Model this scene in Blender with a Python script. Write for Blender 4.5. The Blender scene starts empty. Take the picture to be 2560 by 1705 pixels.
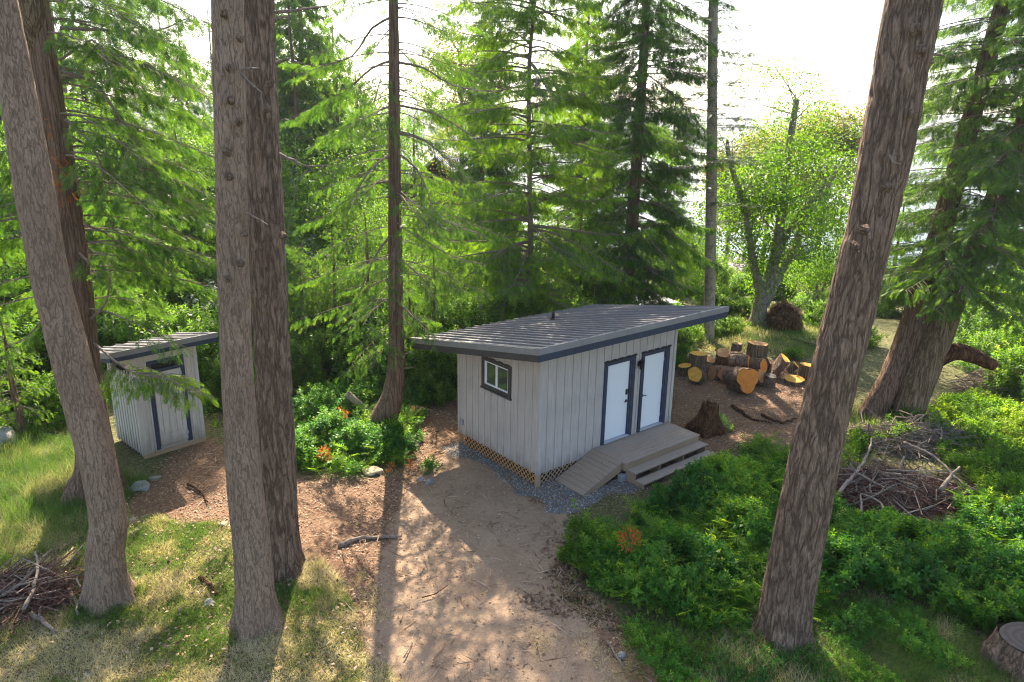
import bpy, bmesh, math, random
import numpy as np
from mathutils import Vector, Matrix, Quaternion
R=math.radians; HAZE=.0003
rng=np.random.default_rng(7); random.seed(7)
sc=bpy.context.scene; col=sc.collection
# ---------------------------------------------------------------- camera
CAM=np.array([-10.06375,-11.25882,7.88739]); YAW,PITCH,ROLL,FPX=0.88394981,-0.28176137,0.01692359,1791.294
fw=np.array([math.cos(PITCH)*math.cos(YAW),math.cos(PITCH)*math.sin(YAW),math.sin(PITCH)])
r0=np.cross(fw,[0,0,1]); r0/=np.linalg.norm(r0); u0=np.cross(r0,fw)
rt=r0*math.cos(ROLL)+u0*math.sin(ROLL); up=-r0*math.sin(ROLL)+u0*math.cos(ROLL)
FH=np.array([math.cos(YAW),math.sin(YAW)]); RH=np.array([math.sin(YAW),-math.cos(YAW)])
cd=bpy.data.cameras.new('camera'); cam=bpy.data.objects.new('camera',cd); col.objects.link(cam); sc.camera=cam
cam.matrix_world=Matrix(((rt[0],up[0],-fw[0],CAM[0]),(rt[1],up[1],-fw[1],CAM[1]),(rt[2],up[2],-fw[2],CAM[2]),(0,0,0,1)))
cd.sensor_width=36; cd.lens=FPX*36/2560; cd.clip_start=.1; cd.clip_end=9000
# ---------------------------------------------------------------- light
SUN=Vector((.66,1.02,1.0)).normalized(); EL=math.asin(SUN.z)
w=bpy.data.worlds.new('World'); sc.world=w; w.use_nodes=True
nt=w.node_tree; nt.nodes.clear()
sk=nt.nodes.new('ShaderNodeTexSky'); sk.sky_type='NISHITA'; sk.sun_disc=False; sk.sun_elevation=EL
sk.sun_rotation=math.atan2(SUN.x,SUN.y); sk.air_density=1.0; sk.dust_density=2.2; sk.ozone_density=1.0
bg=nt.nodes.new('ShaderNodeBackground'); bg.inputs['Strength'].default_value=.11
wo=nt.nodes.new('ShaderNodeOutputWorld'); nt.links.new(sk.outputs[0],bg.inputs[0]); nt.links.new(bg.outputs[0],wo.inputs[0])
sd=bpy.data.lights.new('sun','SUN'); sd.energy=5.0; sd.angle=R(.55); sd.color=(1,.87,.7)
so=bpy.data.objects.new('sun',sd); col.objects.link(so); so.rotation_euler=SUN.to_track_quat('Z','Y').to_euler(); so.location=(0,0,40)
sc.view_settings.view_transform='Standard'; sc.view_settings.look='None'; sc.view_settings.gamma=1
sc.view_settings.exposure=1.95
sc.cycles.max_bounces=8; sc.cycles.diffuse_bounces=4; sc.cycles.transmission_bounces=5; sc.cycles.volume_bounces=0
sc.cycles.caustics_reflective=False; sc.cycles.caustics_refractive=False
sc.cycles.use_denoising=True; sc.cycles.denoising_prefilter='NONE'; sc.cycles.filter_width=1.1
# ---------------------------------------------------------------- helpers
def ray(x,y): return fw+((x-1280)*rt+(852.5-y)*up)/FPX
def G(x,y,z=0.):                       # ground point seen at photo position (x,y)
    d=ray(x,y); return CAM+d*((z-CAM[2])/d[2])
def D(x,y,dist):                       # point at a forward distance
    return CAM+ray(x,y)*dist
def st(P):                             # world -> (distance ahead, distance right)
    q=np.asarray(P)[...,:2]-CAM[:2]; return q@FH, q@RH
def W2(s,t): p=CAM[:2]+s*FH+t*RH; return p
def sm(a,b,x): x=np.clip((x-a)/(b-a),0,1); return x*x*(3-2*x)
_perm=np.random.default_rng(3).random((64,64,64))
def vn(p,s=1.,o=0.):                   # value noise 0..1
    p=np.asarray(p,float)*s+o+100; i=np.floor(p).astype(int); f=p-i; f=f*f*(3-2*f); i&=63; j=(i+1)&63
    x0,y0,z0=i[...,0],i[...,1],i[...,2]; x1,y1,z1=j[...,0],j[...,1],j[...,2]; fx,fy,fz=f[...,0],f[...,1],f[...,2]
    L=lambda a,b,t:a+(b-a)*t
    return L(L(L(_perm[x0,y0,z0],_perm[x1,y0,z0],fx),L(_perm[x0,y1,z0],_perm[x1,y1,z0],fx),fy),L(L(_perm[x0,y0,z1],_perm[x1,y0,z1],fx),L(_perm[x0,y1,z1],_perm[x1,y1,z1],fx),fy),fz)
def v3(x,y,z=0.): return np.stack(np.broadcast_arrays(x,y,z),-1)
def H(x,y):                            # terrain height
    x=np.asarray(x,float); y=np.asarray(y,float)
    s=(x-CAM[0])*FH[0]+(y-CAM[1])*FH[1]; t=(x-CAM[0])*RH[0]+(y-CAM[1])*RH[1]
    q=s+.5*np.maximum(0,t-6)-.6*np.maximum(0,-t-12)
    h=-1.7*sm(30,54,q)-2.6*sm(52,92,q)-5*sm(92,140,q)
    far=sm(26,34,q)
    return h+(vn(v3(x,y),.35)-.5)*.25*far+(vn(v3(x,y),1.6)-.5)*.05+(vn(v3(x,y),5.)-.5)*.018*(1-sm(40,50,s))
def Gt(x,y,dz=0.):                     # point on real terrain at photo position
    z=0.
    for _ in range(12): p=G(x,y,z+dz); z=float(H(p[0],p[1]))
    return np.array([p[0],p[1],z])
def tag(o,label=None,cat=None,group=None,kind=None):
    if label: o['label']=label
    if cat: o['category']=cat
    if group: o['group']=group
    if kind: o['kind']=kind
    return o
def empty(name,loc,label,cat,group=None,rz=0):
    o=bpy.data.objects.new(name,None); o.empty_display_size=.1; col.objects.link(o); o.location=tuple(loc); o.rotation_euler=(0,0,rz)
    return tag(o,label,cat,group)
def mesh(name,V,F,m,parent=None,smooth=False,tint=None,loc=None):
    """V (n,3), F list/array of quads or tris (array) ; one linked object"""
    me=bpy.data.meshes.new(name); V=np.ascontiguousarray(V,dtype=np.float32)
    if isinstance(F,np.ndarray):
        k=F.shape[1]; n=len(F)
        me.vertices.add(len(V)); me.vertices.foreach_set('co',V.ravel())
        me.loops.add(n*k); me.loops.foreach_set('vertex_index',F.astype(np.int32).ravel())
        me.polygons.add(n); me.polygons.foreach_set('loop_start',np.arange(0,n*k,k,dtype=np.int32)); 
        me.update(calc_edges=True)
    else: me.from_pydata([tuple(map(float,v)) for v in V],[],[list(map(int,f)) for f in F])
    if smooth: me.polygons.foreach_set('use_smooth',np.ones(len(me.polygons),dtype=bool))
    if tint is not None:
        a=me.attributes.new('tint','FLOAT','POINT'); a.data.foreach_set('value',np.ascontiguousarray(tint,dtype=np.float32))
    me.validate()
    for x in (m if isinstance(m,(list,tuple)) else [m]): me.materials.append(x)
    o=bpy.data.objects.new(name,me); col.objects.link(o)
    if parent is not None: o.parent=parent
    if loc is not None: o.location=tuple(loc)
    return o
class MB:                              # mesh builder
    def __init__(s): s.V=[];s.F=[];s.n=0;s.KF=[]
    def add(s,V,F): s.KF.append([list(f) for f in F]); s.V.append(np.asarray(V,float)); s.F+= [[i+s.n for i in f] for f in F]; s.n+=len(V); return s
    def box(s,x0,x1,y0,y1,z0,z1,M=None):
        V=np.array([(x,y,z) for z in (z0,z1) for y in (y0,y1) for x in (x0,x1)],float)
        if M is not None: V=V@M[:3,:3].T+M[:3,3]
        return s.add(V,[(0,2,3,1),(4,5,7,6),(0,1,5,4),(2,6,7,3),(0,4,6,2),(1,3,7,5)])
    def prism(s,poly,a,n):             # polygon (k,3) extruded by vector n
        k=len(poly); P=np.array(poly,float); V=np.vstack([P,P+np.array(n,float)])
        return s.add(V,[tuple(range(k))[::-1],tuple(range(k,2*k))]+[(i,(i+1)%k,k+(i+1)%k,k+i) for i in range(k)])
    def tube(s,P,r,k=6,cap=True,nz=0):
        P=np.asarray(P,float); n=len(P); r=np.broadcast_to(r,(n,)); T=np.gradient(P,axis=0); T/=np.linalg.norm(T,axis=1)[:,None]+1e-9
        ref=np.array([0,0,1.]) if abs(T[0][2])<.9 else np.array([1.,0,0]); V=[]
        A=np.cross(T[0],ref); A/=np.linalg.norm(A)
        for i in range(n):
            A=A-T[i]*(A@T[i]); A/=np.linalg.norm(A)+1e-9; B=np.cross(T[i],A)
            th=np.arange(k)*2*math.pi/k; rr=r[i]*(1+(nz*(rng.random(k)-.5) if nz else 0))
            V.append(P[i]+(A[None]*np.cos(th)[:,None]+B[None]*np.sin(th)[:,None])*(rr if np.ndim(rr)==0 else rr[:,None]))
        F=[(i*k+j,i*k+(j+1)%k,(i+1)*k+(j+1)%k,(i+1)*k+j) for i in range(n-1) for j in range(k)]
        if cap: F+=[tuple(range(k))[::-1],tuple(range((n-1)*k,n*k))]
        return s.add(np.vstack(V),F)
    def build(s,name,m,parent=None,smooth=False,bevel=0,loc=None):
        o=mesh(name,np.vstack(s.V),s.F,m,parent,smooth,loc=loc)
        if bevel:
            b=o.modifiers.new('b','BEVEL'); b.width=bevel; b.segments=1; b.limit_method='ANGLE'; b.angle_limit=R(50)
        return o
def pieces(b,name,m,parent,bevel=0):
    return [MB().add(V,F).build(name,m,parent,bevel=bevel) for V,F in zip(b.V,b.KF)]
class Scat:                            # template instances merged in one mesh
    def __init__(s): s.V=[];s.F=[];s.T=[];s.n=0
    def put(s,tv,tf,M,L,tint):
        """tv (v,3) tf (f,k) M (N,3,3) columns = axes, L (N,3), tint (N,)"""
        N=len(L)
        if N==0: return s
        V=np.einsum('nij,vj->nvi',M,tv)+L[:,None,:]
        F=tf[None]+(np.arange(N)*len(tv))[:,None,None]+s.n
        s.V.append(V.reshape(-1,3).astype(np.float32)); s.F.append(F.reshape(-1,tf.shape[1])); s.T.append(np.repeat(tint,len(tv))); s.n+=N*len(tv); return s
    def build(s,name,m,parent=None,loc=None):
        V=np.vstack(s.V)
        if loc is not None: V=V-np.asarray(loc,dtype=np.float32)
        return mesh(name,V,np.vstack(s.F),m,parent,tint=np.concatenate(s.T),loc=loc)
def nrm(a): return a/(np.linalg.norm(a,axis=-1,keepdims=True)+1e-9)
def frames(ax,nn,scale):               # x=axis, z~normal
    ax=nrm(ax); y=nrm(np.cross(nn,ax)); z=np.cross(ax,y); M=np.stack([ax,y,z],-1); return M*np.asarray(scale)[:,None,None] if np.ndim(scale)==1 else M*np.asarray(scale)
def copy_tree(o,parent=None):
    c=o.copy(); col.objects.link(c)
    if parent is not None: c.parent=parent
    for ch in [x for x in bpy.data.objects if x.parent==o]: copy_tree(ch,c)
    return c
def inpoly(x,y,poly):
    x=np.asarray(x);y=np.asarray(y); r=np.zeros(x.shape,bool); n=len(poly)
    for i in range(n):
        x1,y1=poly[i][:2]; x2,y2=poly[(i+1)%n][:2]
        c=((y1>y)!=(y2>y)); r^= c&(x<(x2-x1)*(y-y1)/(y2-y1+1e-12)+x1)
    return r
def gpoly(px): return [G(*p)[:2] for p in px]
# ---------------------------------------------------------------- materials
class N:
    def __init__(s,name):
        s.m=bpy.data.materials.new(name); s.m.use_nodes=True; s.t=s.m.node_tree; s.t.nodes.clear(); s.o=s.t.nodes.new('ShaderNodeOutputMaterial')
    def n(s,ty,ins=None,**kw):
        x=s.t.nodes.new('ShaderNode'+ty)
        for k,v in kw.items(): setattr(x,k,v)
        for k,v in (ins or {}).items():
            if isinstance(v,bpy.types.NodeSocket): s.t.links.new(v,x.inputs[k])
            else: x.inputs[k].default_value=v
        return x
    def co(s,scale=(1,1,1),rot=(0,0,0),kind='Object'):
        tc=s.n('TexCoord'); return s.n('Mapping',{'Vector':tc.outputs[kind],'Scale':scale,'Rotation':rot}).outputs[0]
    def noise(s,v,sc_,det=4,dist=0.,rough=.55): return s.n('TexNoise',{'Vector':v,'Scale':sc_,'Detail':det,'Distortion':dist,'Roughness':rough}).outputs[0]
    def ramp(s,f,stops,interp='LINEAR'):
        x=s.n('ValToRGB',{0:f}); e=x.color_ramp; e.interpolation=interp
        while len(e.elements)<len(stops): e.elements.new(.5)
        for i,(p,c) in enumerate(stops): e.elements[i].position=p; e.elements[i].color=(*c,1) if len(c)==3 else c
        return x.outputs[0]
    def g(s,f,a,b,c=0.,d=1.): return s.n('MapRange',{0:f,1:a,2:b,3:c,4:d}).outputs[0]
    def mix(s,f,a,b,blend='MIX'):
        x=s.n('Mix',data_type='RGBA',blend_type=blend,clamp_factor=True)
        for k,v in ((0,f),(6,a),(7,b)):
            if isinstance(v,bpy.types.NodeSocket): s.t.links.new(v,x.inputs[k])
            else: x.inputs[k].default_value=v if k==0 else ((*v,1) if len(v)==3 else v)
        return x.outputs[2]
    def math(s,op,a,b=0.): return s.n('Math',{0:a,1:b},operation=op).outputs[0]
    def bump(s,h,st_=.5,d=.02): return s.n('Bump',{'Height':h,'Strength':st_,'Distance':d}).outputs[0]
    def attr(s,n_): return s.n('Attribute',attribute_name=n_).outputs['Fac']
    def pr(s,colr,rough=.7,nor=None,metal=0.,spec=.4):
        i={'Base Color':colr if isinstance(colr,bpy.types.NodeSocket) else (*colr,1),'Roughness':rough,'Metallic':metal,'Specular IOR Level':spec}
        if nor is not None: i['Normal']=nor
        return s.n('BsdfPrincipled',i).outputs[0]
    def out(s,sh): s.t.links.new(sh,s.o.inputs[0]); return s.m
def leafmat(name,cols,trans,fac=.45,rough=.5,spec=.35):
    q=N(name); t=q.attr('tint'); v=q.co(); nz=q.noise(v,1.3,2); f=q.math('ADD',q.math('MULTIPLY',t,.75),q.math('MULTIPLY',nz,.35))
    st_=[(i/(len(cols)-1)*.9+.05,c) for i,c in enumerate(cols)]
    c=q.ramp(f,st_); c2=q.mix(1.,c,trans,'MULTIPLY')
    p=q.pr(c,rough,spec=spec); tr=q.n('BsdfTranslucent',{'Color':c2}).outputs[0]
    return q.out(q.n('MixShader',{0:fac,1:p,2:tr}).outputs[0])
TR=(3.2,2.6,1.4)
M={}
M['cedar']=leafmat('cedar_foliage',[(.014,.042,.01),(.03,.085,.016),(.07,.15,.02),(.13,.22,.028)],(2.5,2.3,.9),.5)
M['cedar_lit_tint']=leafmat('cedar_foliage_painted_lit',[(.022,.065,.01),(.05,.125,.014),(.1,.2,.02),(.18,.28,.03)],(2.4,2.2,.8),.52)  # lighter copy of the cedar colours, sunlit look put into the colour
M['fir']=leafmat('fir_needles',[(.02,.045,.02),(.04,.08,.03),(.07,.12,.04)],(2.,2.,1.),.35)
M['pine']=leafmat('blue_green_needles',[(.07,.11,.08),(.12,.17,.12),(.18,.23,.16)],(1.6,1.8,1.2),.35)
M['lime']=leafmat('alder_leaves',[(.03,.09,.008),(.065,.155,.01),(.12,.23,.014),(.22,.33,.022)],(2.0,1.9,.7),.55)
M['green']=leafmat('shrub_leaves',[(.03,.085,.012),(.06,.15,.016),(.11,.22,.02),(.2,.3,.03)],(2.6,2.3,.9),.58,.5,.25)
M['salal']=leafmat('salal_leaves',[(.016,.07,.013),(.036,.135,.018),(.07,.2,.022),(.2,.34,.035)],(2.4,2.2,1.),.45,.5,.22)
M['rust']=leafmat('rust_orange_leaves',[(.26,.07,.012),(.4,.12,.015),(.5,.22,.04)],(1.3,1.1,.8),.4)
M['madrone']=leafmat('madrone_leaves',[(.05,.09,.02),(.09,.15,.03),(.2,.2,.04),(.35,.2,.04)],(2.2,1.9,.9),.5)
M['grass']=leafmat('grass_blades',[(.035,.1,.012),(.08,.18,.02),(.18,.24,.06),(.44,.39,.21),(.6,.54,.37)],(1.6,1.5,1.),.45,.5)
M['litter']=leafmat('leaf_litter',[(.06,.035,.02),(.16,.09,.05),(.33,.21,.13),(.5,.38,.27)],(1.,1.,1.),.1,.8,.2)
def bark(name,c0,c1,c2,sx,sz,crack=.12,bumpd=.03,moss=None):
    q=N(name); a=q.math('SUBTRACT',q.noise(q.co((sx,sx,sz)),.62,3,.35,.5),.5); cr=q.g(q.math('ABSOLUTE',a),0.,crack*.5)
    a2=q.math('SUBTRACT',q.noise(q.co((sx*2.3,sx*2.3,sz*2.3)),.7,3,.3,.5),.5); cr2=q.g(q.math('ABSOLUTE',a2),0.,crack*.45)
    fine=q.noise(q.co((sx*3,sx*3,sz*1.5)),2.2,6,.3); big=q.noise(q.co((1,1,.5)),1.7,3)
    c=q.mix(q.g(fine,.3,.72),c1,c2); c=q.mix(q.g(big,.35,.65,0,.5),c,tuple(x*.75 for x in c1)); c=q.mix(q.g(cr2,0,1,.4,0),c,c0); c=q.mix(q.g(cr,0,1,.75,0),c,c0)
    if moss: c=q.mix(q.g(q.noise(q.co(),2.3,4),.55,.7,0,.55),c,moss)
    h=q.math('ADD',q.math('ADD',cr,q.math('MULTIPLY',cr2,.5)),q.math('MULTIPLY',fine,.7))
    return q.out(q.pr(c,.9,q.bump(h,1.,bumpd),spec=.15))
M['bark']=bark('douglas_fir_bark',(.08,.05,.035),(.27,.175,.12),(.41,.29,.205),18,3.6,.16,.03)
M['bark_fine']=bark('smooth_fir_bark',(.14,.092,.062),(.3,.2,.138),(.45,.325,.235),26,6.,.1,.012)
M['bark_thick']=bark('furrowed_fir_bark',(.075,.047,.032),(.31,.2,.135),(.47,.33,.235),17,3.0,.2,.035)
M['cedarbark']=bark('stringy_cedar_bark',(.06,.036,.024),(.22,.13,.085),(.34,.225,.155),24,1.1,.14,.015)
M['cedarbark_tan']=bark('weathered_cedar_bark',(.06,.04,.025),(.25,.165,.095),(.42,.3,.18),20,.9,.18,.025)
M['palebark']=bark('pale_young_fir_bark',(.12,.09,.06),(.33,.27,.19),(.43,.37,.28),6,4,.06,.008)
M['greybark']=bark('grey_alder_bark',(.06,.05,.04),(.22,.185,.145),(.34,.3,.25),7,4,.06,.01,(.1,.14,.03))
M['twig']=bark('branch_bark',(.05,.035,.025),(.2,.145,.11),(.33,.26,.21),10,10,.05,.004)
M['deadwood']=bark('dead_branch_wood',(.07,.05,.04),(.24,.18,.135),(.42,.34,.27),12,12,.05,.004)
M['reddead']=bark('dead_red_twigs',(.05,.025,.018),(.16,.085,.06),(.26,.15,.11),12,12,.05,.004)
M['rot']=bark('rotten_wood',(.03,.014,.008),(.14,.06,.03),(.34,.16,.07),12,2,.2,.05)
def endgrain(name,c1,c2,rings=26):
    q=N(name); v=q.co(); ln=q.n('VectorMath',{0:v},operation='LENGTH').outputs['Value']
    r=q.math('ADD',ln,q.math('MULTIPLY',q.noise(v,3.,4),.12)); s_=q.math('SINE',q.math('MULTIPLY',r,rings*6.)); f=q.g(s_,-1,1)
    c=q.mix(f,c1,c2); c=q.mix(q.g(q.noise(v,7,4),.35,.7,0,.45),c,tuple(x*.6 for x in c1))
    return q.out(q.pr(c,.75,q.bump(q.noise(v,60,3),.4,.004),spec=.2))
M['cut']=endgrain('fresh_orange_cut_wood',(.62,.19,.03),(.76,.3,.06))
M['cut_y']=endgrain('fresh_yellow_cut_wood',(.72,.33,.045),(.84,.46,.09))
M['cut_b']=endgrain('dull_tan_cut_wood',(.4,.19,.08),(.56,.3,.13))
M['cut_g']=endgrain('old_grey_cut_wood',(.075,.058,.046),(.105,.085,.07),9)
def paint(name,c,rough=.6,grain=(30,30,1.2),amt=.12,bd=.003,splash=0.):
    q=N(name); v=q.co(grain); f=q.noise(v,2.,5,.3); b=q.noise(q.co((1,1,.6)),2.5,3)
    cc=q.mix(q.g(f,.3,.7,0,1),tuple(x*(1-amt) for x in c),tuple(min(1,x*(1+amt)) for x in c))
    cc=q.mix(q.g(b,.4,.7,0,.5),cc,tuple(x*(1-amt*1.2) for x in c))
    if splash:
        z=q.n('SeparateXYZ',{0:q.co()}).outputs[2]; d=q.math('ADD',z,q.math('MULTIPLY',q.noise(q.co((5,5,1.5)),1.6,4),.9)); cc=q.mix(q.g(d,.62,1.05,splash,0),cc,(.2,.14,.095))
        sp=q.n('TexVoronoi',{'Vector':q.co((3.9,3.9,2.4)),'Scale':1.}).outputs[0]; cc=q.mix(q.g(sp,.05,.025,0,.5),cc,(.15,.12,.1))
        st_=q.noise(q.co((7,7,.5)),1.5,4); cc=q.mix(q.g(st_,.58,.78,0,.35),cc,tuple(x*.68 for x in c))
    return q.out(q.pr(cc,rough,q.bump(f,.7,bd),spec=.3))
M['siding']=paint('greige_stained_siding',(.49,.43,.385),.75,(26,26,.7),.2,.004,.55)
M['siding2']=paint('pale_greige_siding',(.55,.5,.44),.75,(26,26,1.),.15,.004,.5)
M['door']=paint('white_door_paint',(.8,.8,.8),.35,(40,40,2),.02,.0006)
M['white']=paint('white_vinyl',(.78,.78,.77),.35,(9,9,9),.03,.0004)
M['navy']=paint('dark_navy_trim_paint',(.034,.045,.075),.55,(16,16,3),.25,.003)
M['charcoal']=paint('charcoal_trim_paint',(.06,.052,.05),.55,(16,16,3),.25,.003)
M['black']=paint('black_metal',(.012,.012,.014),.4,(9,9,9),.1,.0004)
M['sill']=paint('aluminium_threshold',(.4,.4,.42),.35,(9,9,9),.08,.0005)
M['greybox']=paint('grey_plastic_box',(.34,.33,.35),.5,(9,9,9),.05,.0005)
q=N('dark_shade_fill'); M['dark']=q.out(q.pr((.02,.018,.015),.9))  # near-black colour standing in for deep shade
q=N('grey_metal_roof'); v=q.co(); f=q.noise(v,3.5,5); f2=q.noise(v,40,2)
c=q.mix(q.g(f,.35,.7),(.2,.18,.18),(.26,.235,.23)); c=q.mix(q.g(f2,.62,.72,0,.5),c,(.2,.14,.1))
M['roof']=q.out(q.pr(c,.42,q.bump(f,.25,.01),spec=.5))
q=N('grey_metal_flashing'); v=q.co(); c=q.mix(q.g(q.noise(v,5,4),.35,.7),(.2,.19,.19),(.25,.235,.23)); M['flash']=q.out(q.pr(c,.45,q.bump(q.noise(v,6,2),.3,.01),spec=.5))
q=N('weathered_blue_metal_roof'); v=q.co(); c=q.mix(q.g(q.noise(v,1.5,4),.35,.65),(.3,.34,.42),(.5,.52,.56)); M['bluemetal']=q.out(q.pr(c,.4,spec=.6))
q=N('beige_corrugated_roof'); v=q.co(); c=q.mix(q.g(q.noise(v,2,4),.35,.65),(.4,.34,.29),(.6,.53,.47)); M['beigemetal']=q.out(q.pr(c,.5,spec=.4))
q=N('brown_shingles'); v=q.co((1,1,1)); br=q.n('TexBrick',{'Vector':q.co(rot=(R(90),0,0)),'Scale':5.,'Color1':(.2,.12,.075,1),'Color2':(.13,.08,.05,1),'Mortar':(.04,.025,.02,1),'Mortar Size':.03}).outputs[0]; M['shingle']=q.out(q.pr(br,.85))
q=N('glass_pane'); v=q.co(); M['glass']=q.out(q.pr((.05,.055,.045),.03,q.bump(q.noise(v,4,1),.05,.01),spec=1.))
def wood(name,c1,c2,c3,ax):
    q=N(name); s_=[14,14,14]; s_[ax]=.9; v=q.co(tuple(s_)); f=q.noise(v,3,6,.8); k=q.n('TexVoronoi',{'Vector':q.co(tuple(2.2 if i==ax else 7. for i in range(3))),'Scale':1.}).outputs[0]
    oi=q.n('NewGeometry').outputs['Random Per Island']
    c=q.mix(q.g(f,.3,.7),c1,c2); c=q.mix(q.g(oi,0,1,0,.5),c,c3); c=q.mix(q.g(k,.1,.05,0,.7),c,tuple(x*.35 for x in c1))
    return q.out(q.pr(c,.8,q.bump(f,.5,.003),spec=.2))
M['deckx']=wood('grey_brown_deck_boards',(.29,.205,.14),(.42,.32,.24),(.34,.28,.23),0)
M['decky']=wood('grey_brown_ramp_boards',(.28,.195,.13),(.4,.295,.21),(.31,.245,.19),1)
M['lattice']=wood('orange_brown_lattice',(.42,.22,.09),(.55,.31,.14),(.5,.27,.1),2)
M['latpost']=wood('tan_treated_wood',(.33,.22,.13),(.43,.31,.2),(.38,.26,.17),2)
def rockm(name,c1,c2,sc_=3.):
    q=N(name); v=q.co(); f=q.noise(v,sc_,6,.3); g_=q.noise(v,sc_*8,4)
    c=q.mix(q.g(f,.35,.65),c1,c2); c=q.mix(q.g(g_,.5,.75,0,.5),c,tuple(x*.6 for x in c1))
    return q.out(q.pr(c,.85,q.bump(q.math('ADD',f,g_),.8,.03),spec=.3))
M['rock']=rockm('grey_granite',(.2,.19,.175),(.38,.365,.34)); M['rock_t']=rockm('tan_stone',(.38,.28,.17),(.52,.41,.28)); M['conc']=rockm('grey_concrete',(.32,.33,.35),(.42,.43,.45),6)
q=N('gravel_stones'); t=q.attr('tint'); c=q.ramp(t,[(0,(.13,.13,.13)),(.6,(.25,.25,.24)),(1,(.46,.45,.43))]); M['gravel']=q.out(q.pr(c,.8,spec=.3))
q=N('beach_cobbles'); t=q.attr('tint'); c=q.ramp(t,[(0,(.2,.16,.15)),(.6,(.36,.31,.3)),(1,(.55,.5,.48))]); M['cobble']=q.out(q.pr(c,.8,spec=.3))
q=N('sea_water'); v=q.co(); h=q.math('ADD',q.noise(v,.8,4,.3),q.math('MULTIPLY',q.noise(v,.12,3),2.)); M['sea']=q.out(q.pr((.05,.11,.16),.12,q.bump(h,.6,.25),spec=.6))
q=N('forested_far_hill'); v=q.co(); c=q.mix(q.noise(v,.02,5),(.03,.06,.035),(.07,.1,.05)); M['hill']=q.out(q.pr(c,.95,spec=.1))
q=N('forest_floor'); v=q.co(); dirt=q.attr('dirt'); bch=q.attr('beach'); grav=q.attr('gravel'); pack=q.attr('pack')
n1=q.noise(v,1.1,6); n2=q.noise(v,14,6,.4); n3=q.noise(v,70,4,.2)
dc=q.ramp(n2,[(.25,(.06,.034,.02)),(.45,(.165,.092,.052)),(.62,(.25,.15,.088)),(.8,(.36,.25,.16))])
dc=q.mix(q.g(n3,.55,.75,0,.6),dc,(.13,.075,.045)); dc=q.mix(q.g(n1,.4,.65,0,.45),dc,(.2,.13,.085))
pc=q.ramp(n3,[(.3,(.3,.2,.125)),(.7,(.45,.33,.22))]); pc=q.mix(q.g(n1,.35,.7,0,.6),pc,(.23,.145,.09)); pc=q.mix(q.g(n2,.55,.75,0,.6),pc,(.42,.31,.21)); pc=q.mix(q.g(q.noise(v,4.,5),.55,.7,0,.45),pc,(.17,.1,.06)); dc=q.mix(q.g(q.math('ADD',pack,q.math('MULTIPLY',n2,.5)),.55,1.,0,.85),dc,pc)
gc=q.ramp(n2,[(.3,(.055,.05,.022)),(.5,(.1,.1,.035)),(.7,(.24,.21,.1))]); 
edge=q.g(q.math('ADD',dirt,q.math('MULTIPLY',q.math('SUBTRACT',n2,.5),.8)),.35,.6)
c=q.mix(edge,gc,dc); c=q.mix(q.g(q.math('ADD',grav,q.math('MULTIPLY',q.math('SUBTRACT',n2,.5),.6)),.4,.7),c,q.ramp(n3,[(.35,(.1,.092,.08)),(.65,(.22,.205,.185))]))
c=q.mix(bch,c,q.ramp(n2,[(.3,(.2,.16,.14)),(.7,(.45,.39,.36))]))
hh=q.math('ADD',q.math('MULTIPLY',n2,1.),q.math('MULTIPLY',n3,.6)); M['ground']=q.out(q.pr(c,.92,q.bump(hh,.9,.03),spec=.15))
# ---------------------------------------------------------------- terrain
DIRT=gpoly([(300,1300),(385,1170),(500,1080),(600,1120),(690,1170),(760,1185),(900,1190),(1000,1165),(1025,1100),(1010,1030),(1060,985),(1150,1000),(1560,985),(1690,930),(1760,915),(1900,900),(2010,905),(2060,980),(2050,1080),(1960,1120),(1860,1100),(1800,1120),(1640,1225),(1500,1260),(1420,1310),(1400,1420),(1450,1510),(1560,1600),(1700,1800),(1000,1800),(960,1640),(880,1500),(780,1400),(600,1310)])
PACK=gpoly([(1030,1200),(1160,1100),(1330,1250),(1480,1290),(1390,1380),(1400,1480),(1560,1700),(1640,1850),(960,1850),(930,1600),(960,1400)])
def soft(poly,x,y,amp=.5,fr=.9):
    a=0
    for k in range(3):
        dx=(vn(v3(x,y),fr,k*7.3)-.5)*amp*2+(vn(v3(x,y),4.,k*3.1)-.5)*.2; dy=(vn(v3(x,y),fr,20+k*5.1)-.5)*amp*2+(vn(v3(x,y),4.,30+k)-.5)*.2
        a=a+inpoly(x+dx,y+dy,poly)
    return a/3.
def qcoord(x,y):
    s,t=st(v3(x,y)); return s+.5*np.maximum(0,t-6)-.6*np.maximum(0,-t-12)
def gravelmask(x,y):
    d=np.maximum(np.maximum(-.35-x,x-2.4),np.maximum(-1.35-y,y-2.9)); return 1-sm(-.25,.35,d+(vn(v3(x,y),2.)-.5)*.7)
S1=np.concatenate([np.arange(-12,6,.5),np.arange(6,34,.14),np.arange(34,70,.5),np.arange(70,160,2.5),[200,300,600]])
T1=np.concatenate([[-500,-300,-200],np.arange(-140,-50,4),np.arange(-50,-18,.6),np.arange(-18,18,.14),np.arange(18,60,.6),np.arange(60,150,4),[200,300,500]])
SS,TT=np.meshgrid(S1,T1,indexing='ij'); X=CAM[0]+SS*FH[0]+TT*RH[0]; Y=CAM[1]+SS*FH[1]+TT*RH[1]; Z=H(X,Y)
a,b=SS.shape; idx=np.arange(a*b).reshape(a,b); F=np.stack([idx[:-1,:-1],idx[:-1,1:],idx[1:,1:],idx[1:,:-1]],-1).reshape(-1,4)[:,::-1]
gr=mesh('ground',v3(X,Y,Z).reshape(-1,3),F.copy(),M['ground'],smooth=True); tag(gr,kind='structure')
xx,yy=X.ravel(),Y.ravel(); near=(SS.ravel()<40)&(np.abs(TT.ravel())<22)
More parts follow.
